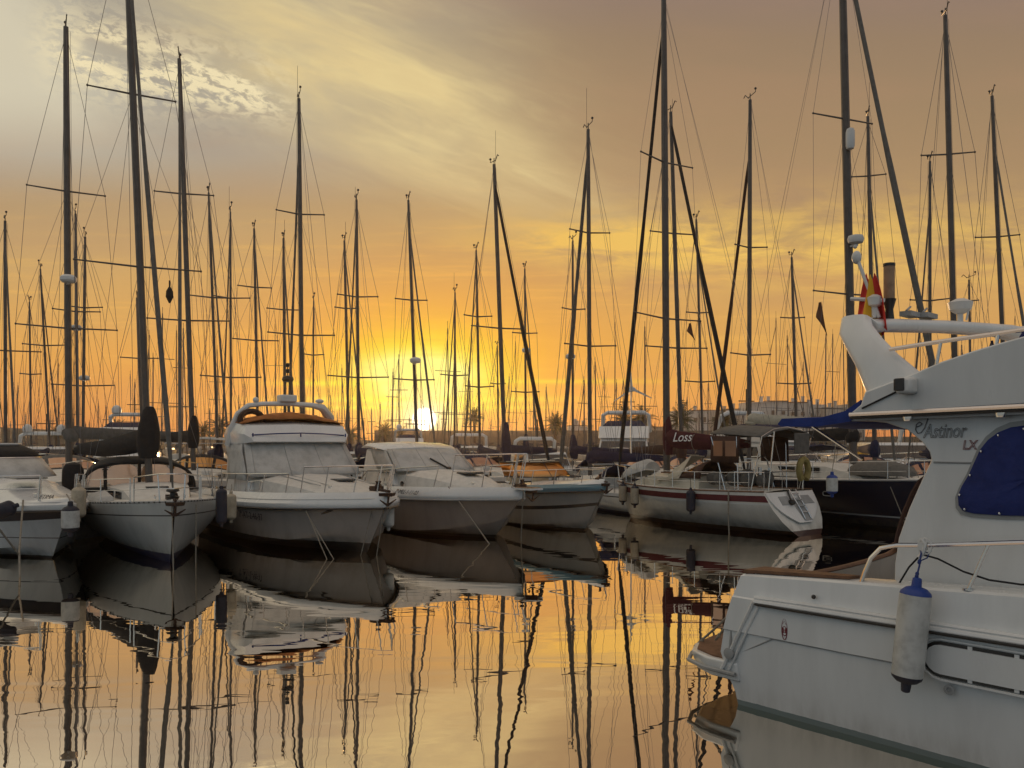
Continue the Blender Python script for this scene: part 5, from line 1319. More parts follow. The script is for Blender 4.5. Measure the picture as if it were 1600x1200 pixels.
pennant(1077, 505, 34, .34, .66, 'flag_dark', 'small dark pennant beside the tilted dark mast right of the maroon boom yacht')
pennant(1549, 532, 33, .30, .62, 'canvas_navy', 'small navy pennant seen under the flybridge arch near the right edge')

# ------------------------------------------------------------------ big flybridge cruiser at the right, stern quarter towards us
f = Vector((.66, -.75)).normalized(); BM = 3.9
pl = Place((2.29, 8.63), f)                          # x runs forward from the stern, y = 0 on the near side, positive to the far side
T = thing('flybridge_cruiser', 'big white flybridge cruiser close at the right with blue window covers and name lettering', 'motorboat', pl.o, pl.rz)
def sp_t(px, y):                                     # x along the boat of the point seen at column px on the plane y
    r = (px - 800) / FPX; o, p = pl.o, pl.p
    return (r * (o.y + p.y * y) - o.x - p.x * y) / (pl.f.x - r * pl.f.y)
def hp(px, py, y):
    t = sp_t(px, y); w = pl.wor((t, y, 0)); return (t, HC + (690 - py) / FPX * w.y)
stn = [0, .15, .4, .8, 1.4, 2.2, 3.2, 4.4, 5.6, 6.6, 7.6, 8.6, 9.4, 10.0]
def half(x): return BM / 2 * (1 - max(0, (x - 4.6) / 5.5) ** 2.4) if x < 10.1 else .01
zsh = lambda x: 1.412 + .055 * x
rows_z = [-.5, 0, .13, .34, .47, .80, .815, 1.10, 1.17, 1.30, 1.0]
rings = []
for x in stn:
    s0 = zsh(x); hw = half(x); pf = []
    e = max(0, (x - 4.6) / 5.4)
    for k, (z, ins) in enumerate(((-.55, .9), (-.1, .30), (0, .16), (.13, .13), (.34, .09), (.55, .06), (.80, .035), (.815, .012), (1.0, 0.006), (1.17, 0), (1.185, .015), (s0 - .02, .045), (s0, .075))):
        if x == 0: xx = {0: .30, 1: .05, 2: 0, 3: -.01, 4: -.09, 5: -.15, 6: -.09, 7: -.085, 8: -.03, 9: .03, 10: .035, 11: .105, 12: .12}[k]
        else: xx = x
        y = max(.012, hw - ins * (1 + 1.6 * e) - e * (1 - min(1, z / s0)) * .9 * (hw / 1.95))
        pf.append((xx + e ** 2 * .8 * z / 1.9, y, z))
    rings.append([(x_, BM / 2 - y, z) for x_, y, z in reversed(pf)] + [(x_, BM / 2 + y, z) for x_, y, z in pf])
m = MB(); m.loft(rings, closed=False, cap=False)
n = len(rings[0]); hullb = m.build('hull', 'hull_big', T, smooth=30)
shb = [r_[0] for r_ in rings]
r0 = rings[0]; hN = n // 2
m = MB()                                             # raked transom, lower in the middle than the quarters
g = []
for k in range(9):
    a = k / 8; r_ = []
    for (xa, ya, za), (xb, yb, zb) in zip(r0[:hN], reversed(r0[hN:])):
        z = za if za < 1.2 else za - .17 * math.sin(math.pi * a) ** .5
        r_.append((xa - .10 * math.sin(math.pi * a), lerp(ya, yb, a), z))
    g.append(r_)
m.sheet(g)
g2 = [[(r_[0][0] + .02, r_[0][1], r_[0][2]), (r_[0][0] + .14, r_[0][1], r_[0][2] + .005), (r_[0][0] + .16, r_[0][1], .62)] for r_ in g]; m.sheet(g2); trm = m.build('transom', 'gelcoat', T)
m = MB(); m.tube([(r_[0][0] + .08, r_[0][1], r_[0][2] + .015) for r_ in g], .055, 6, flat=.45); m.build('transom_cap', 'teak', trm)
# gunwale, inner bulwark, side decks, cockpit sole
m = MB()
for sgn in (-1, 1):
    gg = []
    for x in [.14, .4, .8, 1.4, 2.2, 3.2, 4.4, 5.6, 6.6, 7.6]:
        hw = half(x); c0 = BM / 2; s0 = zsh(x)
        gg.append([(x, c0 + sgn * (hw - .075), s0), (x, c0 + sgn * (hw - .12), s0 + .012), (x, c0 + sgn * (hw - .30), s0 + .012), (x, c0 + sgn * (hw - .33), s0 - .03), (x, c0 + sgn * (hw - .34), .62)])
    m.sheet(gg)
m.build('side_deck', 'gelcoat', T)
m = MB(); m.box((1.0, BM / 2, .60), (1.7, BM - .6, .04)); m.build('cockpit_sole', 'teak_pale', T)
m = MB(); m.sheet([[(x, BM / 2 + t * (half(x) - .08), zsh(x) - .02 + .05 * (1 - t * t)) for t in (-1, -.5, 0, .5, 1)] for x in (5.6, 6.6, 7.6, 8.6, 9.4)]); m.build('foredeck', 'gelcoat', T)
for sgn in (-1, 1):                                  # teak cap on the quarters
    c0 = BM / 2; m = MB()
    m.hexa([(.13, c0 + sgn * (half(.1) - .06), 1.432), (1.25, c0 + sgn * (half(1) - .10), 1.495), (1.30, c0 + sgn * (half(1) - .22), 1.497), (.16, c0 + sgn * (half(.1) - .42), 1.432)],
           [(.13, c0 + sgn * (half(.1) - .06), 1.462), (1.25, c0 + sgn * (half(1) - .10), 1.525), (1.30, c0 + sgn * (half(1) - .22), 1.527), (.16, c0 + sgn * (half(.1) - .42), 1.462)]); m.build('teak_cap', 'teak', T)
# moulded lines on the near and far topsides
def both(fn):
    for sgn in (0, 1): fn(lambda y: y if sgn == 0 else BM - y)
m = MB()
def rr(Y_):
    q_ = [(.31, Y_(-.02), 1.160)] + [(x, Y_(BM / 2 - half(x) - .025), 1.160 + .010 * x) for x in (.8, 1.4, 2.2, 3.2, 4.4, 5.6, 6.6, 7.6, 8.6)]
    m.tube(q_, .030, 8)
    m.tube([(.31, Y_(-.01), 1.20)] + [(x, Y_(BM / 2 - half(x) - .012), 1.205 + .010 * x) for x in (.8, 2.2, 3.2, 4.4, 5.6, 6.6, 7.6, 8.6)], .022, 6)
    m.tube([(.30, Y_(-.01), 1.165), (-.10, Y_(.05), .42), (-.14, Y_(.06), .36)], .020, 6); m.tube([(.365, Y_(-.005), 1.14), (-.04, Y_(.05), .38)], .014, 6)
both(rr); m.build('rub_rail', 'gelcoat', T)
m = MB()
def rs(Y_): m.tube([(.33, Y_(-.035), 1.145)] + [(x, Y_(BM / 2 - half(x) - .038), 1.138 + .010 * x) for x in (.8, 1.4, 2.2, 3.2, 4.4, 5.6, 6.6)], .020, 6)
both(rs); m.build('rub_strip', 'rubber', T)
m = MB()
def kn(Y_): m.tube([(-.02, Y_(.075), .52), (.49, Y_(.030), .805), (1.4, Y_(.018), .815), (2.0, Y_(.018), .82)], .008, 5)
both(kn); m.build('moulding_line', 'rub_grey', T)
m = MB(); m.lathe([(.04, 0), (.045, .012), (.022, .014), (.022, -.01)], 12, M=Matrix.Translation((2.18, .012, .68)) @ Matrix.Rotation(R(90), 4, 'X')); m.build('drain', 'rub_grey', T)
m = MB(); m.ball((.95, -.005, 1.30), .022); m.build('stud', 'plastic_black', T)
# engine-room vent: recessed dark slot round a raised panel
def stadium(x0, x1, z0, z1, n=8):
    r_ = (z1 - z0) / 2; c_ = (z0 + z1) / 2
    return [(x0 + r_ - r_ * math.sin(R(180 * k / n)), c_ + r_ * math.cos(R(180 * k / n))) for k in range(n + 1)] + [(x1 - r_ + r_ * math.sin(R(180 * k / n)), c_ - r_ * math.cos(R(180 * k / n))) for k in range(n + 1)]
def vent(Y_):
    m = MB(); m.prism(stadium(1.96, 4.1, .775, 1.085), lambda a, b: (a, Y_(.03), b), lambda a, b: (a, Y_(-.004), b)); v = m.build('side_vent', 'plastic_black', T)
    m = MB(); m.prism(stadium(1.99, 4.07, .805, 1.055), lambda a, b: (a, Y_(.02), b), lambda a, b: (a, Y_(-.022), b)); m.build('vent_panel', 'gelcoat', v)
    m = MB(); 
    for x in (2.35, 2.7, 3.05, 3.4, 3.75):
        for z in (.792, 1.068): m.box((x, Y_(-.008), z), (.035, .016, .030))
    m.tube([(a, Y_(-.010), b) for a, b in stadium(1.94, 4.12, .755, 1.105)] + [(stadium(1.94, 4.12, .755, 1.105)[0][0], Y_(-.010), stadium(1.94, 4.12, .755, 1.105)[0][1])], .012, 5); m.build('vent_trim', 'gelcoat', v)
both(vent)
# emblem on the quarter
ez, exx = .93, sp_t(1225, .0)
m = MB()
for rx, rz_, c_ in ((.030, .105, 0), (.022, .028, .0), (.022, .028, -.035)): m.tube([(exx + rx * math.cos(R(a)), -.004 + .012, ez + c_ + rz_ * math.sin(R(a))) for a in range(0, 361, 24)], .0045, 4)
m.tube([(exx - .03, .008, ez + .130), (exx, .008, ez + .145), (exx + .035, .008, ez + .122)], .0045, 4); m.tube([(exx - .018, .008, ez + .05), (exx, .008, ez + .085), (exx + .018, .008, ez + .05)], .0045, 4)
for a in (-.012, .012): m.box((exx + a, .008, ez - .012), (.008, .006, .05))
m.build('emblem', 'letter_red', T)
# swim platform
m = MB(); pts = [(.05, .05), (-.34, .06), (-.62, .18), (-.78, .46)] + [(-.82 - .06 * math.sin(math.pi * k / 8), lerp(.46, BM - .46, k / 8)) for k in range(1, 8)] + [(-.78, BM - .46), (-.62, BM - .18), (-.34, BM - .06), (.05, BM - .05)]
m.prism(pts, lambda a, b: (a * (.92 if a < 0 else 1) + .02, BM / 2 + (b - BM / 2) * .985, .26), lambda a, b: (a, b, .46)); pf_ = m.build('swim_platform', 'gelcoat', T, bevel=.02)
m = MB(); m.prism([(a + .04, BM / 2 + (b - BM / 2) * .965) for a, b in pts], lambda a, b: (a, b, .455), lambda a, b: (a, b, .480)); m.build('platform_teak', 'teak', pf_)
m = MB(); m.tube([(a - (.018 if a < 0 else 0), BM / 2 + (b - BM / 2) * 1.012, .350) for a, b in pts], .024, 7); m.build('platform_rail', 'rub_grey', pf_)
m = MB(); m.lathe([(.035, 0), (.06, .01), (.06, .03), (.03, .04)], 12, M=Matrix.Translation((-.02, .04, .56)) @ Matrix.Rotation(R(90), 4, 'X')); m.tube([(-.02, .03, .56), (.0, .05, .85), (.06, .08, 1.25)], .014, 5); m.build('shower_hose', 'rub_grey', T)
for a, e, lab in (((.06, .55, 1.30), (1085, 1010, 9.6), 'rope slanting down to the left from the stern of the big flybridge cruiser'), ((.05, .25, 1.20), (1118, 1000, 9.2), 'rope loop hanging at the stern corner of the big flybridge cruiser')):
    mooring(lab, [pl.wor(a), P(*e)], .014, sag=.03)
# saloon sides with the sweeping wing and covered window
yi = .46
wing = [hp(x, y, yi) for x, y in ((1397, 917), (1398, 880), (1404, 840), (1420, 795), (1440, 750), (1455, 719), (1452, 706), (1440, 690), (1418, 672), (1385, 661), (1335, 655), (1322, 649))]
top = [hp(1600, 634, yi)]; t1, z1 = top[0]
wing += [(t1, z1), (t1 + 1.2, z1 + .03), (t1 + 2.3, z1 - .05), (t1 + 3.2, 2.3), (t1 + 4.0, zsh(6) + .1), (t1 + 4.0, 1.45), (t1, 1.42)]
m = MB()
def fl(Y_, a, b): m.prism(wing, lambda q, w: (q, Y_(a), w), lambda q, w: (q, Y_(b), w))
fl(lambda y: y, yi + .07, yi); fl(lambda y: BM - y, yi + .07, yi)
sal = m.build('saloon_side', 'gelcoat', T, smooth=25, bevel=.012)
win = [hp(x, y, yi - .03) for x, y in ((1600, 664), (1578, 667), (1558, 675), (1542, 687), (1530, 702), (1522, 720), (1512, 742), (1501, 760), (1495, 775), (1496, 790), (1503, 799), (1520, 803), (1560, 806), (1600, 807))]
tw, zw0 = win[0]; _, zw1 = win[-1]
win = win[:1] + win[1:] + [(tw + 1.6, zw1 + .02), (tw + 2.3, zw1 + .05), (tw + 1.5, zw0)]
cx_ = sum(a for a, b in win) / len(win); cz_ = sum(b for a, b in win) / len(win)
def fl2(Y_):
    m = MB(); big = [(cx_ + (a - cx_) * 1.035, cz_ + (b - cz_) * 1.09) for a, b in win]
    m.prism(big, lambda q, w: (q, Y_(yi + .01), w), lambda q, w: (q, Y_(yi - .014), w)); fr_ = m.build('window_frame', 'rub_grey', sal, smooth=25)
    m = MB(); n_ = len(win); vs = []
    for k, o in ((1.0, .0), (.985, -.03), (.9, -.042), (.5, -.05), (.05, -.05)): vs.append([(cx_ + (a - cx_) * k, Y_(yi + o + .008 * math.sin(i * 1.7 + k * 9) * (k < .98)), cz_ + (b - cz_) * k) for i, (a, b) in enumerate(win)])
    m.loft(vs, True, True); wc = m.build('window_cover', 'canvas_deep_blue', sal, smooth=50)
    m = MB()
    for i in range(0, n_, 2): a, b = win[i]; m.ball((cx_ + (a - cx_) * .95, Y_(yi - .045), cz_ + (b - cz_) * .93), .012, n=6)
    m.build('press_stud', 'steel', wc)
both(fl2)
m = MB(); q_ = [hp(x, y, yi - .01) for x, y in ((1455, 722), (1600, 724))]
m.tube([(q_[0][0] + .02, yi - .006, q_[0][1]), (sp_t(1520, yi), yi - .006, q_[0][1] + .0)], .008, 5); m.build('panel_joint', 'rub_grey', sal)
m = MB(); q_ = [hp(x, y, yi + .05) for x, y in ((1399, 850), (1403, 830), (1412, 800), (1425, 770), (1436, 752), (1446, 745))]
m.tube([(a + .005, yi + .05, b) for a, b in q_], .020, 6); m.build('door_curtain', 'canvas_brown', sal)
xb = sp_t(1404, yi) + .12
m = MB(); m.hexa([(xb, yi + .08, .62), (xb + .04, yi + .08, .62), (xb + .04, BM - yi - .08, .62), (xb, BM - yi - .08, .62)], [(xb + .40, yi + .08, 2.95), (xb + .44, yi + .08, 2.95), (xb + .44, BM - yi - .08, 2.95), (xb + .40, BM - yi - .08, 2.95)]); blk = m.build('aft_bulkhead', 'gelcoat', T)
m = MB(); m.hexa([(xb - .02, 1.2, .75), (xb + .0, 1.2, .75), (xb + .0, 2.8, .75), (xb - .02, 2.8, .75)], [(xb + .30, 1.2, 2.6), (xb + .32, 1.2, 2.6), (xb + .32, 2.8, 2.6), (xb + .30, 2.8, 2.6)]); m.build('saloon_door', 'glass_dark', blk)
m = MB(); m.box((t1 + 3.4, BM / 2, 2.2), (.1, BM - 2 * yi - .2, 1.3)); m.build('windscreen', 'glass_dark', T)
lettering('Astinor', .18, 'letter_grey', sal, frame((hp(1443, 684, yi)[0], yi - .008, hp(1443, 684, yi)[1]), (1, 0, .015), (0, 0, 1)), 'name_lettering', outline=.0028, shear=.32, stretch=.66)
a_, b_ = hp(1431, 678, yi); m = MB()
m.tube([(a_ + x * .20, yi - .008, b_ + z * .22) for x, z in ((.30, .42), (.18, .50), (.04, .40), (.0, .18), (.10, .02), (.26, .06), (.40, .24), (.52, .55), (.60, .86))], .005, 5); m.tube([(a_ + x * .20, yi - .008, b_ + z * .22) for x, z in ((.02, .28), (.20, .34), (.30, .42))], .005, 5); m.build('name_flourish', 'letter_grey', sal)
lettering('LX', .115, 'letter_red', sal, frame((hp(1504, 702, yi)[0], yi - .008, hp(1504, 702, yi)[1]), (1, 0, .015), (0, 0, 1)), 'model_lettering', outline=.0026, shear=.2, stretch=.85)
# flybridge
yf = .30
lo = [hp(1326, 648, yf), hp(1600, 632, yf)]; up_ = [hp(x, y, yf) for x, y in ((1345, 632), (1352, 612), (1432, 582), (1470, 566), (1520, 549), (1560, 537), (1600, 526))]
x1f = lo[1][0]
poly = lo[:1] + [lo[1], (x1f + 2.0, lo[1][1] + .04), (x1f + 2.6, lo[1][1] + .25), (x1f + 1.8, up_[-1][1] + .22), (x1f + .8, up_[-1][1] + .12)] + list(reversed(up_))
m = MB()
for Y_ in (lambda y: y, lambda y: BM - y): m.prism(poly, lambda q, w: (q, Y_(yf + .10 - .0), w), lambda q, w: (q, Y_(yf - .04 * (w - 3.0)), w))
fly = m.build('flybridge_side', 'gelcoat', T, smooth=25, bevel=.015)
m = MB(); m.hexa([(lo[0][0], yf + .05, 3.0), (x1f + 2.4, yf + .05, 3.08), (x1f + 2.4, BM - yf - .05, 3.08), (lo[0][0], BM - yf - .05, 3.0)], [(lo[0][0], yf + .05, 3.06), (x1f + 2.4, yf + .05, 3.14), (x1f + 2.4, BM - yf - .05, 3.14), (lo[0][0], BM - yf - .05, 3.06)]); m.build('flybridge_floor', 'gelcoat', T)
m = MB(); m.hexa([(x1f + 2.3, yf + .05, 3.1), (x1f + 2.6, yf + .05, 3.1), (x1f + 2.6, BM - yf - .05, 3.1), (x1f + 2.3, BM - yf - .05, 3.1)], [(x1f + 1.7, yf + .1, 3.9), (x1f + 1.8, yf + .1, 3.9), (x1f + 1.8, BM - yf - .1, 3.9), (x1f + 1.7, BM - yf - .1, 3.9)]); m.build('flybridge_front', 'gelcoat', T)
m = MB(); m.tube([(lo[0][0] + .02, yf - .02, lo[0][1]), (x1f + 2.4, yf - .02, lo[1][1] + .04)], .022, 7); m.tube([(lo[0][0] + .02, BM - yf + .02, lo[0][1]), (x1f + 2.4, BM - yf + .02, lo[1][1] + .04)], .022, 7); m.build('chrome_strip', 'steel', fly)
m = MB(); m.tube([(lo[0][0] + .02, yf - .012, lo[0][1] - .032), (x1f + 2.4, yf - .012, lo[1][1] + .008)], .014, 6); m.build('strip_gasket', 'rubber', fly)
for px in (1419, 1564):
    a, b = hp(px, 652 - (px - 1419) * .045, yf + .06); m = MB(); m.lathe([(.045, .03), (.05, .0), (.035, -.035), (.01, -.04)], 12, (a, yf + .05, b)); m.build('courtesy_light', 'steel', fly)
m = MB()                                             # raked arch: two swept legs and a rounded beam
leg = [((1343, 640), (1436, 583)), ((1348, 612), (1425, 574)), ((1334, 575), (1398, 552)), ((1318, 545), (1372, 525)), ((1307, 522), (1358, 508)), ((1308, 510), (1352, 503))]
yy = [yf, yf + .02, yf + .08, yf + .15, yf + .24, yf + .34]
rl, rrr = [], []
for (a, b), y in zip(leg, yy):
    (xa, za), (xb_, zb) = hp(*a, y), hp(*b, y); th = .13
    sec = []
    for k in range(12):
        w = 2 * math.pi * k / 12; cs, sn = math.cos(w), math.sin(w)
        cs = math.copysign(abs(cs) ** .7, cs); sn = math.copysign(abs(sn) ** .7, sn)
        sec.append((lerp(xa, xb_, .5 - .5 * cs), y + th / 2 - th / 2 * sn, lerp(za, zb, .5 - .5 * cs)))
    rl.append(sec)
xa, xb_, zt = rl[-1][0][0], rl[-1][6][0], rl[-1][3][2]
xm_ = (xa + xb_) / 2
def beam(y, z, wd, h_): return [(xm_ + wd * math.copysign(abs(math.cos(2 * math.pi * k / 12)) ** .8, -math.cos(2 * math.pi * k / 12)), y - .02 * math.sin(2 * math.pi * k / 12), z + h_ * math.copysign(abs(math.sin(2 * math.pi * k / 12)) ** .8, -math.sin(2 * math.pi * k / 12)) * -1) for k in range(12)]
zt = hp(1352, 512, yf + .42)[1]
corner = [(x_, yf + .40 - .05 * math.copysign(abs(math.sin(2 * math.pi * k / 12)) ** .7, math.sin(2 * math.pi * k / 12)), rl[-1][6][2] + (rl[-1][0][2] - rl[-1][6][2]) * .5 + .045 + .05 * math.copysign(abs(math.sin(2 * math.pi * k / 12)) ** .7, math.sin(2 * math.pi * k / 12))) for k, (x_, _, _) in enumerate(rl[-1])]
half_ = rl[:-1] + [corner, beam(yf + .48, zt + .02, .17, .075), beam(yf + .75, zt + .05, .15, .068), beam(BM / 2, zt + .09, .15, .065)]
SK = .30                                            # the arch is swept forward towards its far side
mir = [[(a, BM - b, c_ + .05) for a, b, c_ in r_] for r_ in half_]
half_ = [[(a + SK * max(0, b - yf - .3), b, c_) for a, b, c_ in r_] for r_ in half_]; mir = [[(a + SK * max(0, b - yf - .3), b, c_) for a, b, c_ in r_] for r_ in mir]
m.loft(half_ + list(reversed(mir))[1:], True, True); arch = m.build('radar_arch', 'gelcoat', T, smooth=60)
m = MB(); za = up_[2][1]
for Y_ in (lambda y: y, lambda y: BM - y):
    q_ = [hp(x, y, yf + .05) for x, y in ((1390, 546), (1440, 538), (1500, 529), (1560, 521), (1600, 515))]
    m.tube([(a, Y_(yf + .05), b) for a, b in q_] + [(x1f + 1.4, Y_(yf + .08), q_[-1][1] + .20)], .020, 7)
    for x, y, y2 in ((1470, 533, 566), (1560, 521, 537)): a, b = hp(x, y, yf + .05); m.tube([(a, Y_(yf + .05), b), (a - .05, Y_(yf + .05), b - .28)], .016, 6)
m.build('flybridge_rail', 'steel', T)
a, b = hp(1418, 603, yf - .06); m = MB(); m.box((a, yf - .08, b), (.15, .16, .15)); sp1 = m.build('deck_speaker', 'plastic_white', T, bevel=.03); m = MB(); m.box((a - .028, yf - .162, b + .01), (.085, .02, .115)); m.box((a - .078, yf - .10, b + .01), (.02, .11, .11)); m.build('speaker_face', 'plastic_black', sp1, bevel=.008)
m = MB(); p0, p1 = hp(1408, 608, yf - .03), hp(1346, 638, yf - .03); m.tube([(p0[0], yf - .02, p0[1]), (p1[0], yf - .02, p1[1])], .009, 5); m.build('speaker_cable', 'rope_black', T)
# gear on the arch
def on_arch(px, y): return sp_t(px, y)
zb_ = zt + .17
def ya(px):                                          # which athwart position of the beam shows at this column
    best = min((abs(sp_t(px, yf + .3 + k * .02) - xm_ - SK * k * .02), yf + .3 + k * .02) for k in range(170)); global xm2; xm2 = xm_ + SK * (best[1] - yf - .3); return best[1]
y_ = ya(1389); m = MB(); m.tube([(xm2, y_, zb_ - .05), (xm2, y_, zb_ + .05), (xm2, y_, zb_ + .16)], [.05, .04, .07], 10); m.tube([(xm2, y_, zb_ + .16), (xm2, y_, zb_ + .50)], .055, 10, 1); m.tube([(xm2, y_, zb_ + .50), (xm2, y_, zb_ + .53)], .06, 10); m.build('antenna', ['plastic_black', 'teak_pale'], T)
y_ = ya(1367); m = MB(); m.tube([(xm2, y_, zb_ - .05), (xm2 - .02, y_, zb_ + .1)], .03, 6); m.lathe([(.03, 0), (.07, .02), (.08, .10), (.03, .13)], 10, (xm2, y_, zb_ + .06)); m.tube([(xm2 - .25, y_, zb_ + .18), (xm2 + .1, y_, zb_ + .12)], .022, 6); m.build('horn', 'plastic_white', T)
m = MB(); m.tube([(xm2 + .05, y_, zb_ - .05), (xm2 - .16, y_ - .02, zb_ + .55)], .018, 6); m.ball((xm2 - .18, y_ - .02, zb_ + .60), .05, sz=1.4); st_ = m.build('flag_staff', 'plastic_white', T)
for y0, w0 in ((1422, .16), (1449, .18)):
    y_ = ya(y0); m = MB(); m.box((xm2, y_, zb_ + .02), (.12, .26, .05)); m.tube([(xm2, y_ - .1, zb_ + .05), (xm2 - .05, y_ + .12, zb_ + .12)], .012, 5); m.build('aerial_base', 'rub_grey', T)
y_ = ya(1500); m = MB(); m.tube([(xm2, y_, zb_ - .06), (xm2, y_, zb_ + .10)], .03, 6); m.lathe([(.05, .08), (.11, .12), (.13, .2), (.05, .24)], 12, (xm2, y_, zb_)); m.tube([(xm2 + .06, y_, zb_), (xm2 + .1, y_, zb_ + .2)], .012, 5); m.build('satellite_dome', 'plastic_white', T)
m = MB(); g = []                                     # ensign hanging in folds
yfl = ya(1368)
for i in range(9):
    b = i / 8; r_ = []
    for j in range(13):
        a = j / 12; r_.append((xm2 - .04 + .56 * (a - .5) * (.22 + .78 * b ** .8) * .75, yfl + .10 * math.sin(a * 9 + b * 2) * b - .03, zb_ + .42 - .58 * b - .07 * abs(math.sin(a * 7))))
    g.append(r_)
m.sheet(g)
for k in range(len(m.f)): m.m[k] = 1 if 4 <= (k % 12) <= 7 else 0
o = m.build('ensign', ['flag_red', 'flag_yellow'], solid=.008); o.location = pl.o; o.rotation_euler = (0, 0, pl.rz); tag(o, 'red and yellow ensign hanging in folds from the arch of the big flybridge cruiser', 'flag')
# folded blue awning aft of the flybridge and a blue cover forward
A0, A1 = sp_t(1216, .35), sp_t(1346, .35); za_ = hp(1330, 652, .35)[1]
m = MB(); g = []
for x, z in ((A0 + .0, za_ - .055), (A0 + .05, za_ - .005), (lerp(A0, A1, .55), za_ + .015), (lerp(A0, A1, .82), za_ + .05), (A1, za_ + .17), (A1 - .02, za_ + .05), (lerp(A0, A1, .88), za_ - .05), (lerp(A0, A1, .5), za_ - .075), (A0 + .04, za_ - .085)):
    g.append([(x + .015 * math.sin(y * 9), y, z + .012 * math.sin(y * 7 + x * 11)) for y in (.33, .5, .9, 1.4, 1.95, 2.5, 3.0, 3.4, 3.57)])
gt = [list(r_) for r_ in zip(*g)]; m.loft(gt, True, True); m.build('folded_awning', 'canvas_blue', T, smooth=60)
m = MB(); m.tube([(A0 + .3, .5, za_ - .08), (A1 - .12, .62, za_ - .42)], .014, 6); m.build('awning_strut', 'steel', T)
m = MB(); q_ = [hp(x, y, yf + .2) for x, y in ((1586, 545), (1594, 562), (1612, 556), (1640, 520), (1640, 470), (1605, 510))]; m.prism(q_, lambda a, b: (a, yf + .12, b), lambda a, b: (a, yf + 1.6, b)); m.build('console_cover', 'canvas_deep_blue', T, bevel=.03)
# side rail, clamp, cable
m = MB()
for Y_ in (lambda y: y, lambda y: BM - y):
    p_ = [(1.37, 1.48), (1.40, 1.58), (1.46, 1.72), (1.55, 1.82), (1.70, 1.862), (2.0, 1.89), (2.75, 1.985), (3.6, 2.08), (5.0, 2.25), (6.4, 2.42)]
    m.tube([(a, Y_(.10 + max(0, BM / 2 - half(a))), b) for a, b in p_], .020, 8)
    for a, b in ((2.3, 2.46), (3.5, 3.66), (4.8, 4.96), (6.2, 6.36)):
        yb_ = BM / 2 - half(a); m.tube([(a, Y_(.10 + yb_), zsh(a)), (b, Y_(.10 + yb_), lerp(1.862, 2.42, (b - 1.7) / 4.7))], .016, 7); m.lathe([(.05, 0), (.05, .01), (.02, .015)], 10, (a, Y_(.10 + yb_), zsh(a)))
m.build('side_rail', 'steel', T)
xc = sp_t(1442, .10); zc = 1.875
m = MB(); m.box((xc, .10, zc), (.06, .06, .07)); m.tube([(xc, .085, zc + .06), (xc + .03, .08, zc + .02), (xc + .01, .07, zc - .06), (xc - .02, .07, zc - .10)], .018, 6); m.tube([Vector((xc + .02, .09, zc)) + Vector((.06 * math.cos(R(a)), 0, .07 * math.sin(R(a)))) for a in range(0, 361, 30)], .008, 5); m.build('rail_clamp', 'plastic_white', T)
m = MB(); q_ = [hp(x, y, .2) for x, y in ((1405, 918), (1425, 885), (1444, 865), (1470, 872), (1510, 892), (1550, 905), (1600, 912), (1640, 912))]
q2 = []
for i in range(len(q_) - 1):
    for k in range(4): q2.append((lerp(q_[i][0], q_[i + 1][0], k / 4), .14, lerp(q_[i][1], q_[i + 1][1], k / 4)))
m.tube(q2, .009, 5); m.build('shore_cable', 'rope_black', T)
fp = pl.wor((sp_t(1424, -.17), -.17, HC + (690 - 992) / FPX * pl.wor((sp_t(1424, -.17), -.17, 0)).y))
FT = fender('large scuffed white fender with blue ends hanging on the side of the big flybridge cruiser', fp, .86, .130, 'fender_white', 'fender_blue', 'fender_dark', tilt=(0, R(6)), rope=None)
m = MB(); a = fp + Vector((.045, 0, .50)); b = pl.wor((xc, .07, zc - .04)); m.tube([a, vl(a, b, .4) + Vector((.006, 0, 0)), b], .008, 5)
for t in (.02, .12, .55, .6): m.ball(vl(a, b, t), .018, n=6)
m.tube([b, b + Vector((.07, 0, -.02)), vl(a, b, .72) + Vector((.06, 0, 0)), vl(a, b, .6)], .006, 4)
o = m.build('fender_rope', 'rope_blue'); tag(o, 'thin blue knotted rope holding the large white fender on the rail', 'rope')

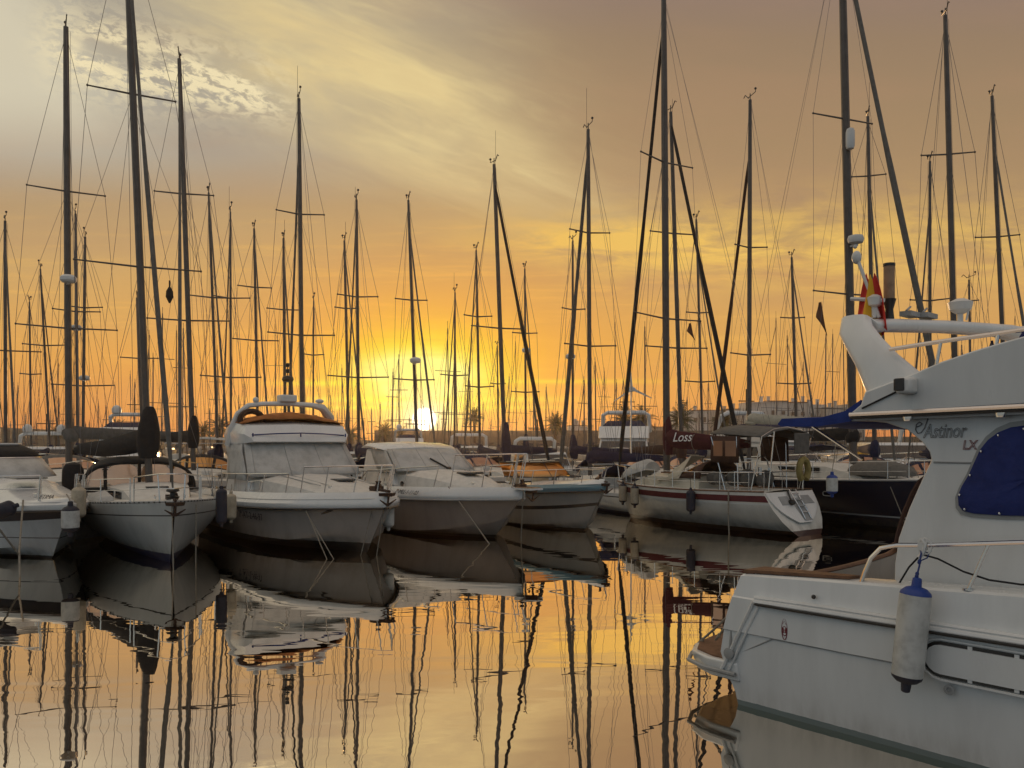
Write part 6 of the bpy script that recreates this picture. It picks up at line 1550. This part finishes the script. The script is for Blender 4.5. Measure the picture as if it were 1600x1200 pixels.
# ------------------------------------------------------------------ motor yachts farther back
def motor_yacht(px, Y, hd, L, label, fly=True, arch=True, domes=2, cover='canvas_navy', seed=0):
    x = (px - 800) / FPX * Y; f_ = Vector((math.cos(R(hd)), math.sin(R(hd)))); pl = Place((x + f_.x * L * .5, Y + f_.y * L * .5), f_)
    T = thing('motor_yacht', label, 'motorboat', pl.o, pl.rz, 'motor yachts moored beyond the front row')
    k = L / 10; B = 3.6 * k
    hm, sh = hull_motor(L, B, 1.15 * k, 1.55 * k, [(-1, 0), (0, 0), (.3, 0), (.7, 0), (1, 0)], nst=10); hm.build('hull', 'gelcoat_old', T)
    deck_mesh(sh).build('deck', 'deck_white', T)
    m = MB(); m.hexa([(-3.2 * k, -1.35 * k, 1.3 * k), (-3.2 * k, 1.35 * k, 1.3 * k), (-8.2 * k, 1.4 * k, 1.3 * k), (-8.2 * k, -1.4 * k, 1.3 * k)], [(-4.4 * k, -1.2 * k, 2.5 * k), (-4.4 * k, 1.2 * k, 2.5 * k), (-8.0 * k, 1.25 * k, 2.5 * k), (-8.0 * k, -1.25 * k, 2.5 * k)]); c = m.build('cabin', 'gelcoat', T, bevel=.06)
    m = MB(); m.hexa([(-3.55 * k, -1.2 * k, 1.75 * k), (-3.55 * k, 1.2 * k, 1.75 * k), (-3.75 * k, 1.2 * k, 1.7 * k), (-3.75 * k, -1.2 * k, 1.7 * k)], [(-4.15 * k, -1.12 * k, 2.36 * k), (-4.15 * k, 1.12 * k, 2.36 * k), (-4.35 * k, 1.1 * k, 2.36 * k), (-4.35 * k, -1.1 * k, 2.36 * k)]); m.build('windscreen', 'glass_dark', c)
    for s_ in (-1, 1):
        m = MB(); m.hexa([(-4.6 * k, s_ * 1.28 * k, 1.8 * k), (-7.6 * k, s_ * 1.31 * k, 1.8 * k), (-7.6 * k, s_ * 1.40 * k, 1.8 * k), (-4.6 * k, s_ * 1.37 * k, 1.8 * k)], [(-4.9 * k, s_ * 1.20 * k, 2.3 * k), (-7.5 * k, s_ * 1.24 * k, 2.3 * k), (-7.5 * k, s_ * 1.31 * k, 2.3 * k), (-4.9 * k, s_ * 1.29 * k, 2.3 * k)]); m.build('window', 'glass_dark', c)
    if fly:
        m = MB(); m.hexa([(-4.2 * k, -1.3 * k, 2.5 * k), (-4.2 * k, 1.3 * k, 2.5 * k), (-8.8 * k, 1.3 * k, 2.5 * k), (-8.8 * k, -1.3 * k, 2.5 * k)], [(-4.9 * k, -1.3 * k, 3.15 * k), (-4.9 * k, 1.3 * k, 3.15 * k), (-8.6 * k, 1.3 * k, 2.95 * k), (-8.6 * k, -1.3 * k, 2.95 * k)]); m.build('flybridge', 'gelcoat', T, bevel=.06)
        m = MB(); m.hexa([(-5.0 * k, -1.2 * k, 3.1 * k), (-5.0 * k, 1.2 * k, 3.1 * k), (-7.5 * k, 1.2 * k, 3.0 * k), (-7.5 * k, -1.2 * k, 3.0 * k)], [(-5.6 * k, -.9 * k, 3.45 * k), (-5.6 * k, .9 * k, 3.45 * k), (-7.0 * k, .9 * k, 3.35 * k), (-7.0 * k, -.9 * k, 3.35 * k)]); m.build('seat_cover', cover, T, bevel=.05)
    if arch:
        zt_ = (3.95 if fly else 3.3) * k; zb2 = (2.9 if fly else 2.4) * k
        m = MB(); m.tube([(-8.2 * k, -1.32 * k, zb2), (-7.6 * k, -1.25 * k, zt_ - .15), (-7.5 * k, -1.0 * k, zt_), (-7.5 * k, 1.0 * k, zt_), (-7.6 * k, 1.25 * k, zt_ - .15), (-8.2 * k, 1.32 * k, zb2)], .12 * k, 7); m.build('radar_arch', 'gelcoat', T)
        for i in range(domes):
            y = (-.9, .9, 0)[i] * k; m = MB(); m.lathe([(.10, 0), (.26 * k, .06), (.28 * k, .30 * k), (.18 * k, .46 * k), (.03, .52 * k)], 10, (-7.5 * k, y, zt_ + .05)); m.build('radar_dome', 'plastic_white', T)
        m = MB(); m.tube([(-7.5 * k, .1, zt_), (-7.5 * k, .1, zt_ + 1.2 * k)], .04, 5); m.tube([(-7.5 * k, -.4, zt_ + .6 * k), (-7.5 * k, .6, zt_ + .6 * k)], .03, 5); m.build('aerial', 'plastic_black', T)
    m = MB(); pts = [p for p in sheer_line(sh, -1, .12) if p[0] > -.7 * L][::2]; q2 = [p for p in sheer_line(sh, 1, .12) if p[0] > -.7 * L][::2]
    allp = pts + list(reversed(q2)); tp2 = [(p[0], p[1], p[2] + .6) for p in allp]; m.tube(tp2, .03, 5)
    for a, b in zip(allp, tp2): m.tube([a, b], .025, 5)
    m.build('bow_rail', 'steel', T)
    return T
motor_yacht(195, 56, -75, 12, 'white motor yacht with two round domes on its arch behind the blunt bowed sloop')
motor_yacht(640, 78, -80, 10, 'motor yacht silhouetted right under the sun', domes=1)
motor_yacht(560, 46, -70, 9, 'low motorboat between the flybridge cruiser and the cruiser below the sun', fly=False, arch=False)
motor_yacht(850, 44, -80, 9, 'motorboat with brown hood right of the cruiser below the sun', fly=False, cover='canvas_brown', domes=0)
motor_yacht(975, 52, -100, 12, 'flybridge motor yacht behind the wind generator', domes=0)
motor_yacht(1215, 42, -70, 11, 'motor yacht behind the bimini of the maroon striped yacht', fly=True, domes=0)
motor_yacht(735, 58, -85, 10, 'motor yacht beyond the navy sail cover right of the sun', fly=False, domes=0)
motor_yacht(70, 48, -60, 10, 'motor yacht far left behind the leftmost motorboat', fly=False)
motor_yacht(1400, 46, -95, 11, 'motor yacht behind the navy hulled sloop', fly=False, domes=1)

# ------------------------------------------------------------------ evening haze over the harbour
m = MB(); m.box((0, 200, 12.0), (900, 480, 26.5))
hz_ = bpy.data.materials.new('haze'); hz_.use_nodes = True; nt = hz_.node_tree; nt.nodes.clear()
pv_ = nt.nodes.new('ShaderNodeVolumePrincipled'); pv_.inputs['Color'].default_value = (1.0, .86, .72, 1)
pv_.inputs['Density'].default_value = .00042; pv_.inputs['Anisotropy'].default_value = .78
o_ = nt.nodes.new('ShaderNodeOutputMaterial'); nt.links.new(pv_.outputs[0], o_.inputs['Volume'])
MT['haze'] = hz_
hb_ = m.build('haze', 'haze', smooth=0); hb_['kind'] = 'stuff'
SC.cycles.volume_bounces = 0
